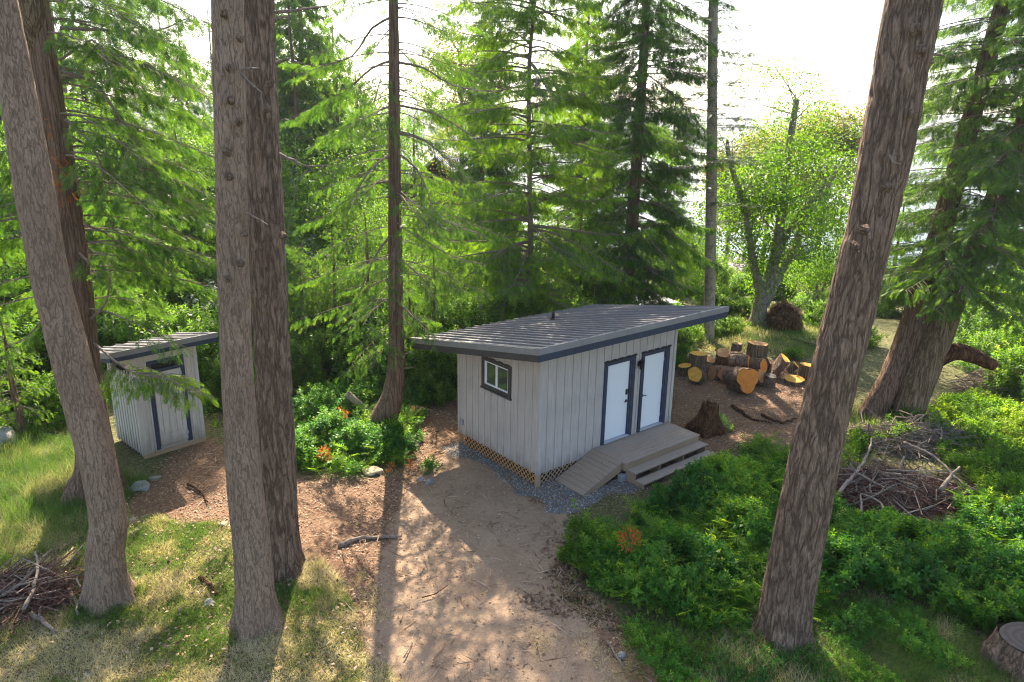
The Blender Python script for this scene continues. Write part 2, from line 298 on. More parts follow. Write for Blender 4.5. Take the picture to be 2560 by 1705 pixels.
for nm,fn in (('dirt',lambda x,y:soft(DIRT,x,y)),('pack',lambda x,y:soft(PACK,x,y,.35)),('gravel',gravelmask)):
    A=np.zeros(len(xx)); A[near]=fn(xx[near],yy[near]); gr.data.attributes.new(nm,'FLOAT','POINT').data.foreach_set('value',A.astype(np.float32))
qq=qcoord(xx,yy); bm_=sm(54,66,qq+(vn(v3(xx,yy),.4)-.5)*6); gr.data.attributes.new('beach','FLOAT','POINT').data.foreach_set('value',bm_.astype(np.float32))
# water and far shore
p=[W2(30,-3000),W2(30,3000),W2(6500,4000),W2(6500,-4000)]
wt=mesh('water',[(*c,-3.6) for c in p],[(0,1,2,3)],M['sea']); tag(wt,kind='structure')
def ridge(name,s0,w_,n,hmax,t0,t1,seed):
    ts=np.linspace(t0,t1,n); r=np.linspace(0,1,9); V=[]
    hh=hmax*(.45+.4*vn(v3(ts/(w_*1.1),seed))+.25*vn(v3(ts/(w_*.3),seed+9)))
    for k in r:
        for t,h in zip(ts,hh): q=W2(s0+k*w_,t); V.append((*q,-6+(h+6)*math.sin(k*math.pi*.5)*(1+.08*(vn(np.array([t/60,k*6,seed]))-.5))))
    V=np.array(V); ix=np.arange(len(V)).reshape(9,n); F=np.stack([ix[:-1,:-1],ix[:-1,1:],ix[1:,1:],ix[1:,:-1]],-1).reshape(-1,4)
    tag(mesh(name,V,F,M['hill'],smooth=True),kind='structure')
ridge('hills',800,250,90,46,-900,200,3.)
ridge('hills',1150,300,90,62,-1400,1400,11.)
# ---------------------------------------------------------------- shed
L,Wd,zb=4.73,3.17,.30
RX0,RX1,RY0,RY1,ZF,ZB=-.676,5.921,-.693,4.353,3.615,2.695
rs=(ZF-ZB)/(RY1-RY0)
def roofz(y): return ZF-(y-RY0)*rs
shed=empty('shed',(0,0,0),'long greige board-and-batten shed with two white doors and overhanging ribbed metal roof','shed')
def top(y): return roofz(y)-.2
def wallmesh(b,along,lo,hi,face,z0,zt,holes,sgn):
    """batten strips on a wall. along 0: wall in x at y=face ; 1: wall in y at x=face"""
    pass
b=MB(); th=.09
# four wall slabs with openings left for doors and window
def slab(b,ax,a0,a1,z0,z1f,face,inn,openings):
    """panel pieces between openings; z1f(a) is the top height"""
    cuts=sorted(set([a0,a1]+[o[0] for o in openings]+[o[1] for o in openings]))
    for c0,c1 in zip(cuts[:-1],cuts[1:]):
        segs=[(z0,None)]
        for o in openings:
            if o[0]<=c0+1e-6 and o[1]>=c1-1e-6: segs=([(z0,o[2])] if o[2]>z0+.001 else [])+[(o[3],None)]
        for s0,s1 in segs:
            za,zc=(z1f(c0),z1f(c1)) if s1 is None else (s1,s1)
            if ax==0: P=[(c0,face,s0),(c1,face,s0),(c1,face,zc),(c0,face,za)]; n=(0,inn,0)
            else: P=[(face,c0,s0),(face,c1,s0),(face,c1,zc),(face,c0,za)]; n=(inn,0,0)
            b.prism(P,0,n)
D1=(2.163,3.035,.51,2.535); D2=(3.505,4.365,.51,2.535); WN=(1.1,2.04,1.97,2.58)
slab(b,0,0,L,zb,lambda a:top(0),0,th,[D1,D2]); slab(b,0,0,L,zb,lambda a:top(Wd),Wd,-th,[])
slab(b,1,th+.002,Wd-th-.002,zb,top,0,th,[WN]); slab(b,1,th+.002,Wd-th-.002,zb,top,L,-th,[])
bw=.045;pr=.02
def batten_x(x,z0,z1): b.box(x-bw/2,x+bw/2,-pr,-.001,z0,z1)
def batten_y(y,z0,z1,X=0): b.box(-pr,-.001,y-bw/2,y+bw/2,z0,z1) if X==0 else b.box(L+.001,L+pr,y-bw/2,y+bw/2,z0,z1)
k=0
for i in range(1,19):
    x=i*.2565
    if x>L-.12: break
    zt=top(0)-.01
    for (a0,a1) in ((2.05,3.175),(3.37,4.505)):
        if a0-.01<x<a1+.01: batten_x(x,2.66,zt); break
    else: batten_x(x,zb-.012*(i%2),zt)
for i in range(1,13):
    y=i*.2565
    if y>Wd-.1: break
    if 1.0<y<2.15: batten_y(y,zb-.012,1.87); batten_y(y,2.69,top(y)-.01)
    else: batten_y(y,zb-.012*(i%2),top(y)-.01)
    batten_y(y,zb,top(y)-.01,1)
# corner boards
b.box(-.024,-.0015,-.0245,.075,zb-.015,top(0)-.012); b.box(-.0225,.075,-.026,-.0255+.024,zb-.017,top(0)-.011)
b.box(L-.07,L+.024,-.026,-.0015,zb-.01,top(0)-.012); b.box(-.024,-.0015,Wd-.075,Wd+.01,zb-.01,top(Wd)-.015)
b.build('wall',M['siding'],shed)
MB().box(.15,L-.15,.15,Wd-.15,.28,.31).build('floor',M['dark'],shed)
def door(x0,x1,hside,first):
    d=MB(); d.box(x0+.012,x1-.012,.048,.09,.535,2.525); dr=d.build('door',M['door'],shed,bevel=.003)
    t=MB(); t.box(x0-.11,x0-.001,-.034,-.0225+.02,.49,2.63); t.box(x1+.001,x1+.125,-.034,-.0025,.49,2.63); t.box(x0-.0,x1+.0,-.033,-.003,2.537,2.628)
    t.box(x0-.0,x0+.011,-.002,.085,.51,2.53); t.box(x1-.011,x1,-.002,.085,.51,2.53)
    t.build('door_trim',M['navy'],shed,bevel=.003)
    c=MB(); c.box(x0-.13,x1+.145,-.05,-.001,2.632,2.655); 
    for q in range(5): c.box(x0-.1+q*.25,x0+.02+q*.25,-.045,-.002,2.655,2.67)
    c.build('drip_cap',M['black'],shed)
    MB().box(x0-.02,x1+.02,-.055,.05,.497,.532).build('threshold',M['sill'],shed,bevel=.004)
    hx=x1-.075 if hside>0 else x0+.075
    h=MB(); h.box(hx-.027,hx+.027,.034,.049,1.42,1.48) ; h.tube([(hx,.045,1.45),(hx,-.002,1.45)],.012,8); h.tube([(hx+.01*hside,-.004,1.452),(hx-.11*hside,-.004,1.446)],.011,8)
    h.build('door_handle',M['black'],dr)
    if first:
        h=MB(); h.box(hx-.033,hx+.033,.026,.048,1.62,1.76); h.box(hx-.02,hx+.02,.02,.027,1.66,1.7); kp=h.build('keypad_lock',M['black'],dr,bevel=.005)
    for z in (.75,1.55,2.3):
        h=MB(); hxx=x0+.013 if hside>0 else x1-.013; h.tube([(hxx,.04,z-.05),(hxx,.04,z+.05)],.008,6); h.build('hinge',M['sill'],dr)
door(D1[0],D1[1],1,True); door(D2[0],D2[1],-1,False)
# window
y0,y1,z0,z1=WN
wf=MB(); wf.box(-.036,-.002,y0-.1,y0,z0-.09,z1+.09); wf.box(-.036,-.002,y1,y1+.1,z0-.09,z1+.09); wf.box(-.036,-.002,y0+.0005,y1-.0005,z1,z1+.089)
wf.box(-.055,-.002,y0-.125,y1+.125,z0-.13,z0-.091); wf.box(-.036,-.002,y0+.0005,y1-.0005,z0-.089,z0)
for q in range(4): wf.box(-.045,-.002,y0-.06+q*.3,y0+.1+q*.3,z1+.0905,z1+.108)
wc=wf.build('window_casing',M['charcoal'],shed,bevel=.003)
ws=MB(); e=.04
ws.box(-.012,.05,y0,y0+e,z0,z1); ws.box(-.012,.05,y1-e,y1,z0,z1); ws.box(-.011,.05,y0+e,y1-e,z1-e,z1); ws.box(-.011,.05,y0+e,y1-e,z0,z0+e); ws.box(-.006,.045,1.545,1.595,z0+e,z1-e)
ws.box(.0,.04,1.597,1.62,z0+e,z1-e); ws.box(.0,.04,y1-e-.022,y1-e,z0+e,z1-e)
ws=ws.build('window',M['white'],shed,bevel=.002)
for a,c in ((y0+e,1.545),(1.595,y1-e)): MB().box(.02,.026,a,c,z0+e,z1-e).build('pane',M['glass'],ws)
# wall lamp, electric box, vent
lm=MB(); lm.box(3.245,3.335,-.035,-.02,2.32,2.46); lm.tube([(3.29,-.03,2.39),(3.29,-.1,2.39)],.02,8); lm.tube([(3.29,-.12,2.27),(3.29,-.12,2.5)],.055,16); lm.build('wall_lamp',M['black'],shed)
eb=MB(); eb.box(-.075,-.021,2.93,3.03,.57,.72); eb.box(-.1,-.076,2.95,3.01,.6,.69); eb.build('electric_box',M['greybox'],shed,bevel=.006)
# roof
sl=math.atan(rs)
r=MB(); 
def rp(x0,x1,y0,y1,za,zc):       # sloped slab, offsets za..zc below/above roof plane
    V=[(x,y,roofz(y)+d) for d in (za,zc) for y in (y0,y1) for x in (x0,x1)]
    r.add(V,[(0,2,3,1),(4,5,7,6),(0,1,5,4),(2,6,7,3),(0,4,6,2),(1,3,7,5)])
rp(RX0+.02,RX1-.02,RY0+.02,RY1-.01,-.06,-.012)
nrib=23
for i in range(nrib+1):
    x=RX0+.03+(RX1-RX0-.1)*i/nrib; rp(x,x+.04,RY0+.012,RY1-.02,-.0125,.028)
r.build('roof_panel',M['roof'],shed)
f=MB(); 
def edge(b,x0,x1,y0,y1,d0,d1):
    V=[(x,y,roofz(y)+d) for d in (d0,d1) for y in (y0,y1) for x in (x0,x1)]
    b.add(V,[(0,2,3,1),(4,5,7,6),(0,1,5,4),(2,6,7,3),(0,4,6,2),(1,3,7,5)])
edge(f,RX0-.01,RX1+.01,RY0-.012,RY0+.11,-.015,.02); edge(f,RX0-.01,RX1+.01,RY0-.014,RY0-.001,-.12,-.0151)
edge(f,RX0-.012,RX0+.09,RY0+.112,RY1,-.014,.02); edge(f,RX0-.014,RX0-.001,RY0+.0,RY1,-.12,-.0145)
edge(f,RX1-.09,RX1+.012,RY0+.112,RY1,-.014,.019); edge(f,RX1+.001,RX1+.014,RY0,RY1,-.12,-.0145); f.build('roof_flashing',M['flash'],shed)
f=MB(); edge(f,RX0,RX1,RY0,RY0+.038,-.275,-.061); f.build('fascia_board',M['navy'],shed)
f=MB(); edge(f,RX0+.001,RX0+.038,RY0+.039,RY1-.039,-.275,-.061); f.build('fascia_board',M['charcoal'],shed)
f=MB(); edge(f,RX1-.038,RX1-.001,RY0+.039,RY1-.039,-.275,-.061); f.build('fascia_board',M['navy'],shed)
f=MB(); edge(f,RX0,RX1,RY1-.038,RY1,-.275,-.061); f.build('fascia_board',M['charcoal'],shed)
f=MB(); edge(f,RX0+.04,RX1-.04,RY0+.04,RY1-.04,-.2,-.175); f.build('soffit',M['siding'],shed)
vp=MB(); vx,vy=3.05,2.95; vp.tube([(vx,vy,roofz(vy)-.02),(vx,vy,roofz(vy)+.2)],.045,12); vp.tube([(vx,vy,roofz(vy)-.01),(vx,vy,roofz(vy)+.03)],.09,12); vp.build('vent_pipe',M['black'],shed)
# lattice skirt
def lattice(P0,P1,out):
    P0=np.array(P0,float);P1=np.array(P1,float); Ln=np.linalg.norm(P1-P0); u=(P1-P0)/Ln; o_=np.array(out,float); h=.3; b=MB(); w_=.023
    for sg,off in ((1,0.),(-1,.011)):
        k=-h
        while k<Ln:
            a0,a1=k,k+h; zs,ze=(0,h) if sg>0 else (h,0)
            A0,Z0,A1,Z1=a0,zs,a1,ze
            if A0<0: f_=-A0/h; A0=0; Z0=zs+(ze-zs)*f_
            if A1>Ln: f_=(Ln-a0)/h; A1=Ln; Z1=zs+(ze-zs)*f_
            if A1-A0>.03:
                pts=[P0+u*(A0-w_/1.4)+[0,0,Z0],P0+u*(A0+w_/1.4)+[0,0,Z0],P0+u*(A1+w_/1.4)+[0,0,Z1],P0+u*(A1-w_/1.4)+[0,0,Z1]]
                pts=[p+o_*off for p in pts]; b.prism(pts,0,o_*.009)
            k+=.135
    return b
lt=lattice((.02,.1,.0),(.02,Wd-.05,.0),(-1,0,0)); lt.build('lattice_skirt',M['lattice'],shed)
lt=lattice((.1,.02,.0),(L-.1,.02,.0),(0,-1,0)); lt.build('lattice_skirt',M['latpost'],shed)
pb=MB(); pb.box(-.005,.09,-.005,.09,-.02,.295); pb.box(.0,.09,Wd-.09,Wd,-.02,.295); pb.box(L-.09,L,0,.09,-.02,.295); pb.box(L-.09,L,Wd-.09,Wd,-.02,.295); pieces(pb,'corner_post',M['latpost'],shed)
MB().box(.12,L-.12,.12,Wd-.12,-.02,.27).build('painted_underside_shade',M['dark'],shed)  # added dark block, paints the shade behind the lattice
# ---------------------------------------------------------------- deck
dk=empty('entrance_deck',(0,0,0),'low timber deck with side ramp and two steps along the shed doors','deck')
b=MB(); X0,X1=1.79,4.62; nb=8
for i in range(nb):
    y_=-.03-i*.1335; b.box(X0,X1,y_-.128,y_,.445,.48)
b.build('platform_boards',M['deckx'],dk,bevel=.003)
b=MB(); b.box(X0+.02,X1-.02,-1.075,-1.035,.27,.4449); b.box(X1-.055,X1-.02,-1.034,-.04,.27,.4449); b.box(X0+.02,X0+.055,-1.034,-.04,.27,.4449); b.build('rim_joist',M['latpost'],dk)
b=MB(); b.box(X0+.06,X1-.06,-.98,-.05,-.02,.42); b.build('under_deck_shade_fill',M['dark'],dk)  # solid dark fill, paints the shade below the deck boards
for z,ya in ((.31,-1.08),(.145,-1.35)):
    b=MB(); 
    for i in range(2): b.box(X0+.07,X1-.0,ya-.004-i*.142-.138,ya-.004-i*.142,z-.036,z)
    s_=b.build('step_tread',M['deckx'],dk,bevel=.003)
for xs in (X0+.09,X0+.97,X0+1.87,X1-.06):
    P=[(xs,-1.03,-.02),(xs,-1.6,-.02),(xs,-1.6,.108),(xs,-1.33,.108),(xs,-1.33,.273),(xs,-1.03,.273)]
    MB().prism(P,0,(.036,0,0)).build('stringer',M['latpost'],dk)
rl=1.27; nb=9; ang=math.atan2(.445,rl)
b=MB()
for i in range(nb):
    a0=i/nb; a1=(i+1)/nb-.008; V=[]
    for dz in (-.036,0):
        for yy_ in (-.99,.0-.035):
            for a_ in (a0,a1): V.append((X0-.012-rl*a_,yy_,.478-.445*a_+dz))
    b.add(V,[(0,2,3,1),(4,5,7,6),(0,1,5,4),(2,6,7,3),(0,4,6,2),(1,3,7,5)][::1])
b.build('ramp_boards',M['decky'],dk,bevel=.003)
b=MB(); 
for yy_ in (-.985,-.075): b.prism([(X0-.02,yy_,.437),(X0-rl+.02,yy_,.003),(X0-rl+.3,yy_,-.02),(X0-.02,yy_,.25)],0,(0,.038,0))
pieces(b,'ramp_side_board',M['latpost'],dk)
cb=MB(); cb.box(1.72,1.93,-1.08,-.92,-.02,.17); tag(cb.build('concrete_block',M['conc'],bevel=.008),'grey concrete block under the outer corner of ramp and deck','block')
# ---------------------------------------------------------------- outhouse
OX,OY,OA=-6.8,6.99,.167; oz=0.
oh=empty('outhouse',(OX,OY,0),'small pale privy with a plank door, dark trim and lean-to metal roof','outhouse',None,OA)
ow,od,oz0,ozf=1.557,1.62,.1,2.6; ors=.2
b=MB(); tp=lambda y:ozf-.0-y*ors
slab(b,0,0,ow,oz0,lambda a:ozf,0,.06,[(.42,1.12,.2,2.4)]); slab(b,0,0,ow,oz0,lambda a:tp(od),od,-.06,[])
slab(b,1,.062,od-.062,oz0,tp,0,.06,[(.15,1.4,tp(1.4)-.22,tp(1.4)-.02)]); slab(b,1,.062,od-.062,oz0,tp,ow,-.06,[])
for y_ in np.arange(.16,od-.05,.165): b.box(-.02,-.001,y_-.02,y_+.02,oz0-.02,tp(y_)-(.3 if y_<1.4 else .01))
for x_ in (.21,.3,1.3,1.42): b.box(x_-.02,x_+.02,-.02,-.001,oz0-.02,ozf-.01)
for x_ in (.55,.8,1.0): b.box(x_-.02,x_+.02,-.02,-.001,2.46,ozf-.01)
b.box(-.023,-.0015,-.023,.07,oz0-.02,ozf-.02); b.box(-.022,.1,-.024,-.0015,oz0-.02,ozf-.02); b.box(ow-.08,ow+.01,-.024,-.0015,oz0-.02,ozf-.02)
b.build('wall',M['siding2'],oh)
t=MB(); t.box(.33,.42,-.034,-.003,.14,2.45); t.box(1.12,1.225,-.034,-.003,.14,2.45); t.box(.421,1.119,-.034,-.003,2.36,2.45); t.box(.421,1.119,-.032,.04,2.15,2.22); t.build('door_trim',M['navy'],oh,bevel=.003)
MB().box(.421,1.119,.03,.05,2.22,2.42).build('vent_shade_panel',M['black'],oh)  # black panel painted in for the shade inside the open louvre
MB().box(.1,ow-.1,.1,od-.1,oz0,2.2).build('interior_shade_fill',M['dark'],oh)  # dark block filling the hut, its colour stands for the shade inside
d=MB(); d.box(.435,1.115,-.022,.01,.22,2.13)
d.box(.435,1.115,-.042,-.0225,.22,.5); d.box(.435,1.115,-.042,-.0225,1.9,2.13); d.box(.435,.54,-.0415,-.0225,.5,1.9); d.box(1.01,1.115,-.0415,-.0225,.5,1.9)
for x_ in (.612,.775,.938): d.box(x_-.062,x_+.062,-.0415,-.0225,.5,1.9)
dr=d.build('door',M['siding2'],oh,bevel=.003)
for z in (.4,2.0): MB().box(1.07,1.13,-.05,-.0425,z-.045,z+.045).build('hinge',M['sill'],dr)
MB().box(-.01,ow+.01,-.03,.01,-.02,.1).build('base_board',M['latpost'],oh)
ORX0,ORX1,ORY0,ORY1=-.58,1.98,-.4,2.0; ozr=lambda y: ozf+.25-(y)*ors
_roofz=roofz; roofz=ozr
r=MB(); rp(ORX0+.02,ORX1-.02,ORY0+.02,ORY1-.02,-.05,-.012)
for i in range(9): x=ORX0+.06+(ORX1-ORX0-.15)*i/8; rp(x,x+.035,ORY0+.012,ORY1-.02,-.0125,.022)
r.build('roof_panel',M['roof'],oh)
f=MB(); edge(f,ORX0-.01,ORX1+.01,ORY0-.012,ORY0+.09,-.015,.02); edge(f,ORX0-.01,ORX1+.01,ORY0-.014,ORY0-.001,-.11,-.0151)
edge(f,ORX0-.012,ORX0+.08,ORY0+.092,ORY1,-.014,.019); edge(f,ORX0-.014,ORX0-.001,ORY0,ORY1,-.11,-.0145); edge(f,ORX1-.08,ORX1+.012,ORY0+.092,ORY1,-.014,.018); f.build('roof_flashing',M['flash'],oh)
f=MB(); edge(f,ORX0,ORX1,ORY0,ORY0+.038,-.215,-.051); edge(f,ORX0+.001,ORX0+.038,ORY0+.039,ORY1,-.215,-.051); edge(f,ORX1-.038,ORX1-.001,ORY0+.039,ORY1,-.215,-.051); f.build('fascia_board',M['navy'],oh)
f=MB(); edge(f,ORX0+.04,ORX1-.04,ORY0+.04,ORY1-.04,-.16,-.14); f.build('soffit',M['siding2'],oh)
roofz=_roofz
# ---------------------------------------------------------------- neighbouring cabin, far roofs, fence rail
def house(name,loc,rz,lx,ly,ze,zr,mr,mw,label,cat,seam=.3,over=.5,base=-3.):
    h=empty(name,loc,label,cat,None,rz); b=MB()   # ridge along x ; gable faces -x/+x
    b.prism([(0,0,base),(0,ly,base),(0,ly,ze),(0,ly/2,zr),(0,0,ze)],0,(lx,0,0)); b.build('wall',mw,h)
    s_=(zr-ze)/(ly/2); r=MB()
    for sg in (0,1):
        ya,yb=(-over,ly/2) if sg==0 else (ly+over,ly/2); za,zb_=ze-over*s_,zr
        V=[(x,y,z+d) for d in (.03,.12) for (y,z) in ((ya,za),(yb,zb_)) for x in (-over,lx+over)]
        r.add(V,[(0,2,3,1),(4,5,7,6),(0,1,5,4),(2,6,7,3),(0,4,6,2),(1,3,7,5)])
        x=-over+.02
        while x<lx+over-.05:
            V=[(x_,y,z+d) for d in (.1205,.19) for (y,z) in ((ya,za),(yb,zb_)) for x_ in (x,x+seam*.3)]
            r.add(V,[(0,2,3,1),(4,5,7,6),(0,1,5,4),(2,6,7,3),(0,4,6,2),(1,3,7,5)]); x+=seam
    r.build('roof',mr,h)
    g=MB(); g.box(-.03,-.002,ly/2-.6,ly/2+.6,ze-1.6,ze-.4); g.box(lx+.002,lx+.03,ly/2-.6,ly/2+.6,ze-1.6,ze-.4); wn=pieces(g,'window',M['white'],h)
    MB().box(-.034,-.031,ly/2-.52,ly/2+.52,ze-1.52,ze-.48).build('pane',M['glass'],wn[0]); MB().box(lx+.031,lx+.034,ly/2-.52,ly/2+.52,ze-1.52,ze-.48).build('pane',M['glass'],wn[1])
    return h
pc=D(1232,535,44)
ch=house('cabin',(pc[0],pc[1],0),YAW-R(12),9,7.,float(pc[2])+.3,float(pc[2])+3.2,M['bluemetal'],M['shingle'],'brown shingled cabin with steep blue grey metal roof glimpsed through the cedars','cabin',.42,.5)
pc=D(1010,540,47)
house('cabin',(pc[0],pc[1],0),YAW-R(60),5,5.,float(pc[2])+.0,float(pc[2])+2.4,M['beigemetal'],M['shingle'],'low cabin wing with beige corrugated roof left of the blue roofed cabin','cabin',.2,.4)
pc=D(1600,650,50)
house('cabin',(pc[0],pc[1],0),YAW-R(80),5,4.,float(pc[2])-.2,float(pc[2])+1.6,M['beigemetal'],M['shingle'],'small outbuilding with pale grey roof behind the tall dark cedar','cabin',.35,.4)
pc=G(1612,765,.35); tb=empty('low_shelter',(pc[0],pc[1],0),'low pale flat-topped shelter seen just above the shed roof','shelter',None,YAW+.4)
MB().box(-.9,.9,-1.3,1.3,.55,.62,).build('roof',M['white'],tb); 
for a_ in (-.8,.8):
    for c_ in (-1.2,1.2): MB().box(a_-.05,a_+.05,c_-.05,c_+.05,-.4,.549).build('post',M['latpost'],tb)
MB().box(-.8,.8,1.1,1.2,.9,1.25).build('back_rail',M['white'],tb)
fa,fb=G(470,905),G(830,905); fe=empty('rail_fence',(fa[0],fa[1],0),'single-rail wooden fence behind the outhouse','fence')
d_=(fb-fa)[:2]; ln=float(np.hypot(*d_)); fe.rotation_euler=(0,0,math.atan2(d_[1],d_[0]))
MB().box(0,ln,-.03,.03,.42,.54).build('rail',M['latpost'],fe)
for k in range(4): MB().box(ln*k/3-.05,ln*k/3+.05,.031,.12,-.1,.7).build('post',M['latpost'],fe)
# ---------------------------------------------------------------- plant kit
def HP(x,y,s):                          # point at photo position with horizontal distance s ahead
    d=ray(x,y); return CAM+d*(s/(d[:2]@FH))
def pos(px,s,dy=0):                     # ground point at photo column px, s metres ahead
    w_=s*math.cos(PITCH)+7.9*math.sin(-PITCH); t=(px-1280)/FPX*w_; p=W2(s,t); return np.array([p[0],p[1],float(H(*p))])
def catm(P,step):
    P=np.asarray(P,float); Q=np.vstack([2*P[0]-P[1],P,2*P[-1]-P[-2]]); out=[]
    for i in range(1,len(Q)-2):
        n=max(1,int(np.linalg.norm(Q[i+1][:3]-Q[i][:3])/step)); t=(np.arange(n)/n)[:,None]
        a,b,c,d=Q[i-1],Q[i],Q[i+1],Q[i+2]; out.append(.5*((2*b)+(-a+c)*t+(2*a-5*b+4*c-d)*t*t+(-a+3*b-3*c+d)*t**3))
    out.append(P[-1][None]); return np.vstack(out)
def trunkmesh(name,P,m,parent,k=40,step=.12,flare=.35,fh=.35,lump=.06,ridge=0.,seed=0,lobes=5):
    """P (n,4) xyz + radius"""
    Q=catm(P,step); n=len(Q); C_=Q[:,:3]; r=np.maximum(Q[:,3],.004); T=nrm(np.gradient(C_,axis=0)); ref=np.array([1.,.3,0]); V=[]
    A=ref-T[0]*(T[0]@ref); hgt=np.concatenate([[0],np.cumsum(np.linalg.norm(np.diff(C_,axis=0),axis=1))]); th=np.arange(k)*2*math.pi/k
    for i in range(n):
        A=A-T[i]*(A@T[i]); A/=np.linalg.norm(A); B=np.cross(T[i],A); f=math.exp(-max(0,hgt[i]-.25)/fh)
        rr=r[i]*(1+flare*f*(1+.45*np.sin(lobes*th+seed)+.2*np.sin(2*th+seed*2)))
        q=np.stack([np.cos(th)*2.2,np.sin(th)*2.2,np.full(k,hgt[i]*1.1)],-1)
        rr=rr*(1+lump*2*(vn(q,.8,seed*3.7+5)-.5))
        if ridge:
            q2=np.stack([np.cos(th)*r[i]*14,np.sin(th)*r[i]*14,np.full(k,hgt[i]*2.6)],-1); g_=np.abs(vn(q2,1.,seed+9)-.5)*2; rr=rr-ridge*(1-sm(0,.35,g_))
        V.append(C_[i]+A[None]*(np.cos(th)*rr)[:,None]+B[None]*(np.sin(th)*rr)[:,None])
    ix=np.arange(n*k).reshape(n,k); F=np.stack([ix[:-1],np.roll(ix[:-1],-1,1),np.roll(ix[1:],-1,1),ix[1:]],-1).reshape(-1,4)
    V=np.vstack(V); loc=None
    o=mesh(name,V,F,m,parent,smooth=True); return o
# leaf templates -------------------------------------------------
def tri(*p): return p
def frond(npin,lw,pw,droop=.25):
    V=[];F=[]
    def quad(a,b,w_):                   # thin rhomb a->b
        a=np.array(a,float);b=np.array(b,float); d=b-a; s_=np.cross(d,[0,0,1]); s_/=np.linalg.norm(s_)+1e-9; m=a+d*.45; i=len(V)
        V.extend([a,m-s_*w_,b,m+s_*w_]); F.append((i,i+1,i+2,i+3))
    z=lambda t:-droop*t*t
    quad((0,0,0),(.55,0,z(.55)),.025); quad((.5,0,z(.5)),(1,0,z(1)),pw)
    for i in range(npin):
        t=.08+.84*i/npin; l=lw*(math.sin(math.pi*min(1,t*.8+.22))**.8)*(.85+.3*random.random())
        for sg in (-1,1): quad((t,0,z(t)),(t+l*.75,sg*l*.8,z(t+l*.5)-.05*l-.05*random.random()),pw)
    return np.array(V),np.array(F)
FR=[frond(7,.3,.026),frond(6,.34,.028,.4),frond(7,.27,.026,.15)]
FRF=[frond(4,.3,.05),frond(4,.34,.05,.4)]
FRN=[frond(15,.22,.014,.05),frond(13,.26,.016,.12)]
def leafT(L_=1.,w_=.5,fold=.18):
    return np.array([(0,0,0),(.5*L_,-w_/2,fold*.5),(L_,0,-.08),(.5*L_,w_/2,fold*.5),(.45*L_,0,0)]),np.array([(0,1,4),(1,2,4),(2,3,4),(3,0,4)])
LF=leafT()
LFs=(np.array([(0,0,0),(.5,-.3,.1),(1,0,-.05),(.5,.3,.1)]),np.array([(0,1,2,3)]))
def sprigT(nl=8,h=1.,ls=.42,w_=.55,up_=.35):
    V=[];F=[]; 
    for i in range(nl):
        a=i*2.4+random.random()*.6; z=h*(.15+.85*i/nl)**.8; l=ls*(1.05-.45*i/nl); e=up_+.6*i/nl
        d=np.array([math.cos(a)*math.cos(e),math.sin(a)*math.cos(e),math.sin(e)]); nn=np.array([-math.cos(a)*math.sin(e),-math.sin(a)*math.sin(e),math.cos(e)]); s_=np.cross(nn,d)
        b=np.array([.04*math.sin(i),.04*math.cos(i),z]); j=len(V)
        V.extend([b,b+d*l*.5-s_*l*w_*.5+nn*.03,b+d*l-nn*.06,b+d*l*.5+s_*l*w_*.5+nn*.03]); F.append((j,j+1,j+2,j+3))
    j=len(V); V.extend([(-.012,0,0),(.012,0,0),(.03,.03,h*.9),(.0,.03,h*.9)]); F.append((j,j+1,j+2,j+3))
    return np.array(V,float),np.array(F)
SP=[sprigT(9),sprigT(8,1.,.46),sprigT(10,1.,.38)]
def rsph(n): return nrm(rng.normal(size=(n,3)))
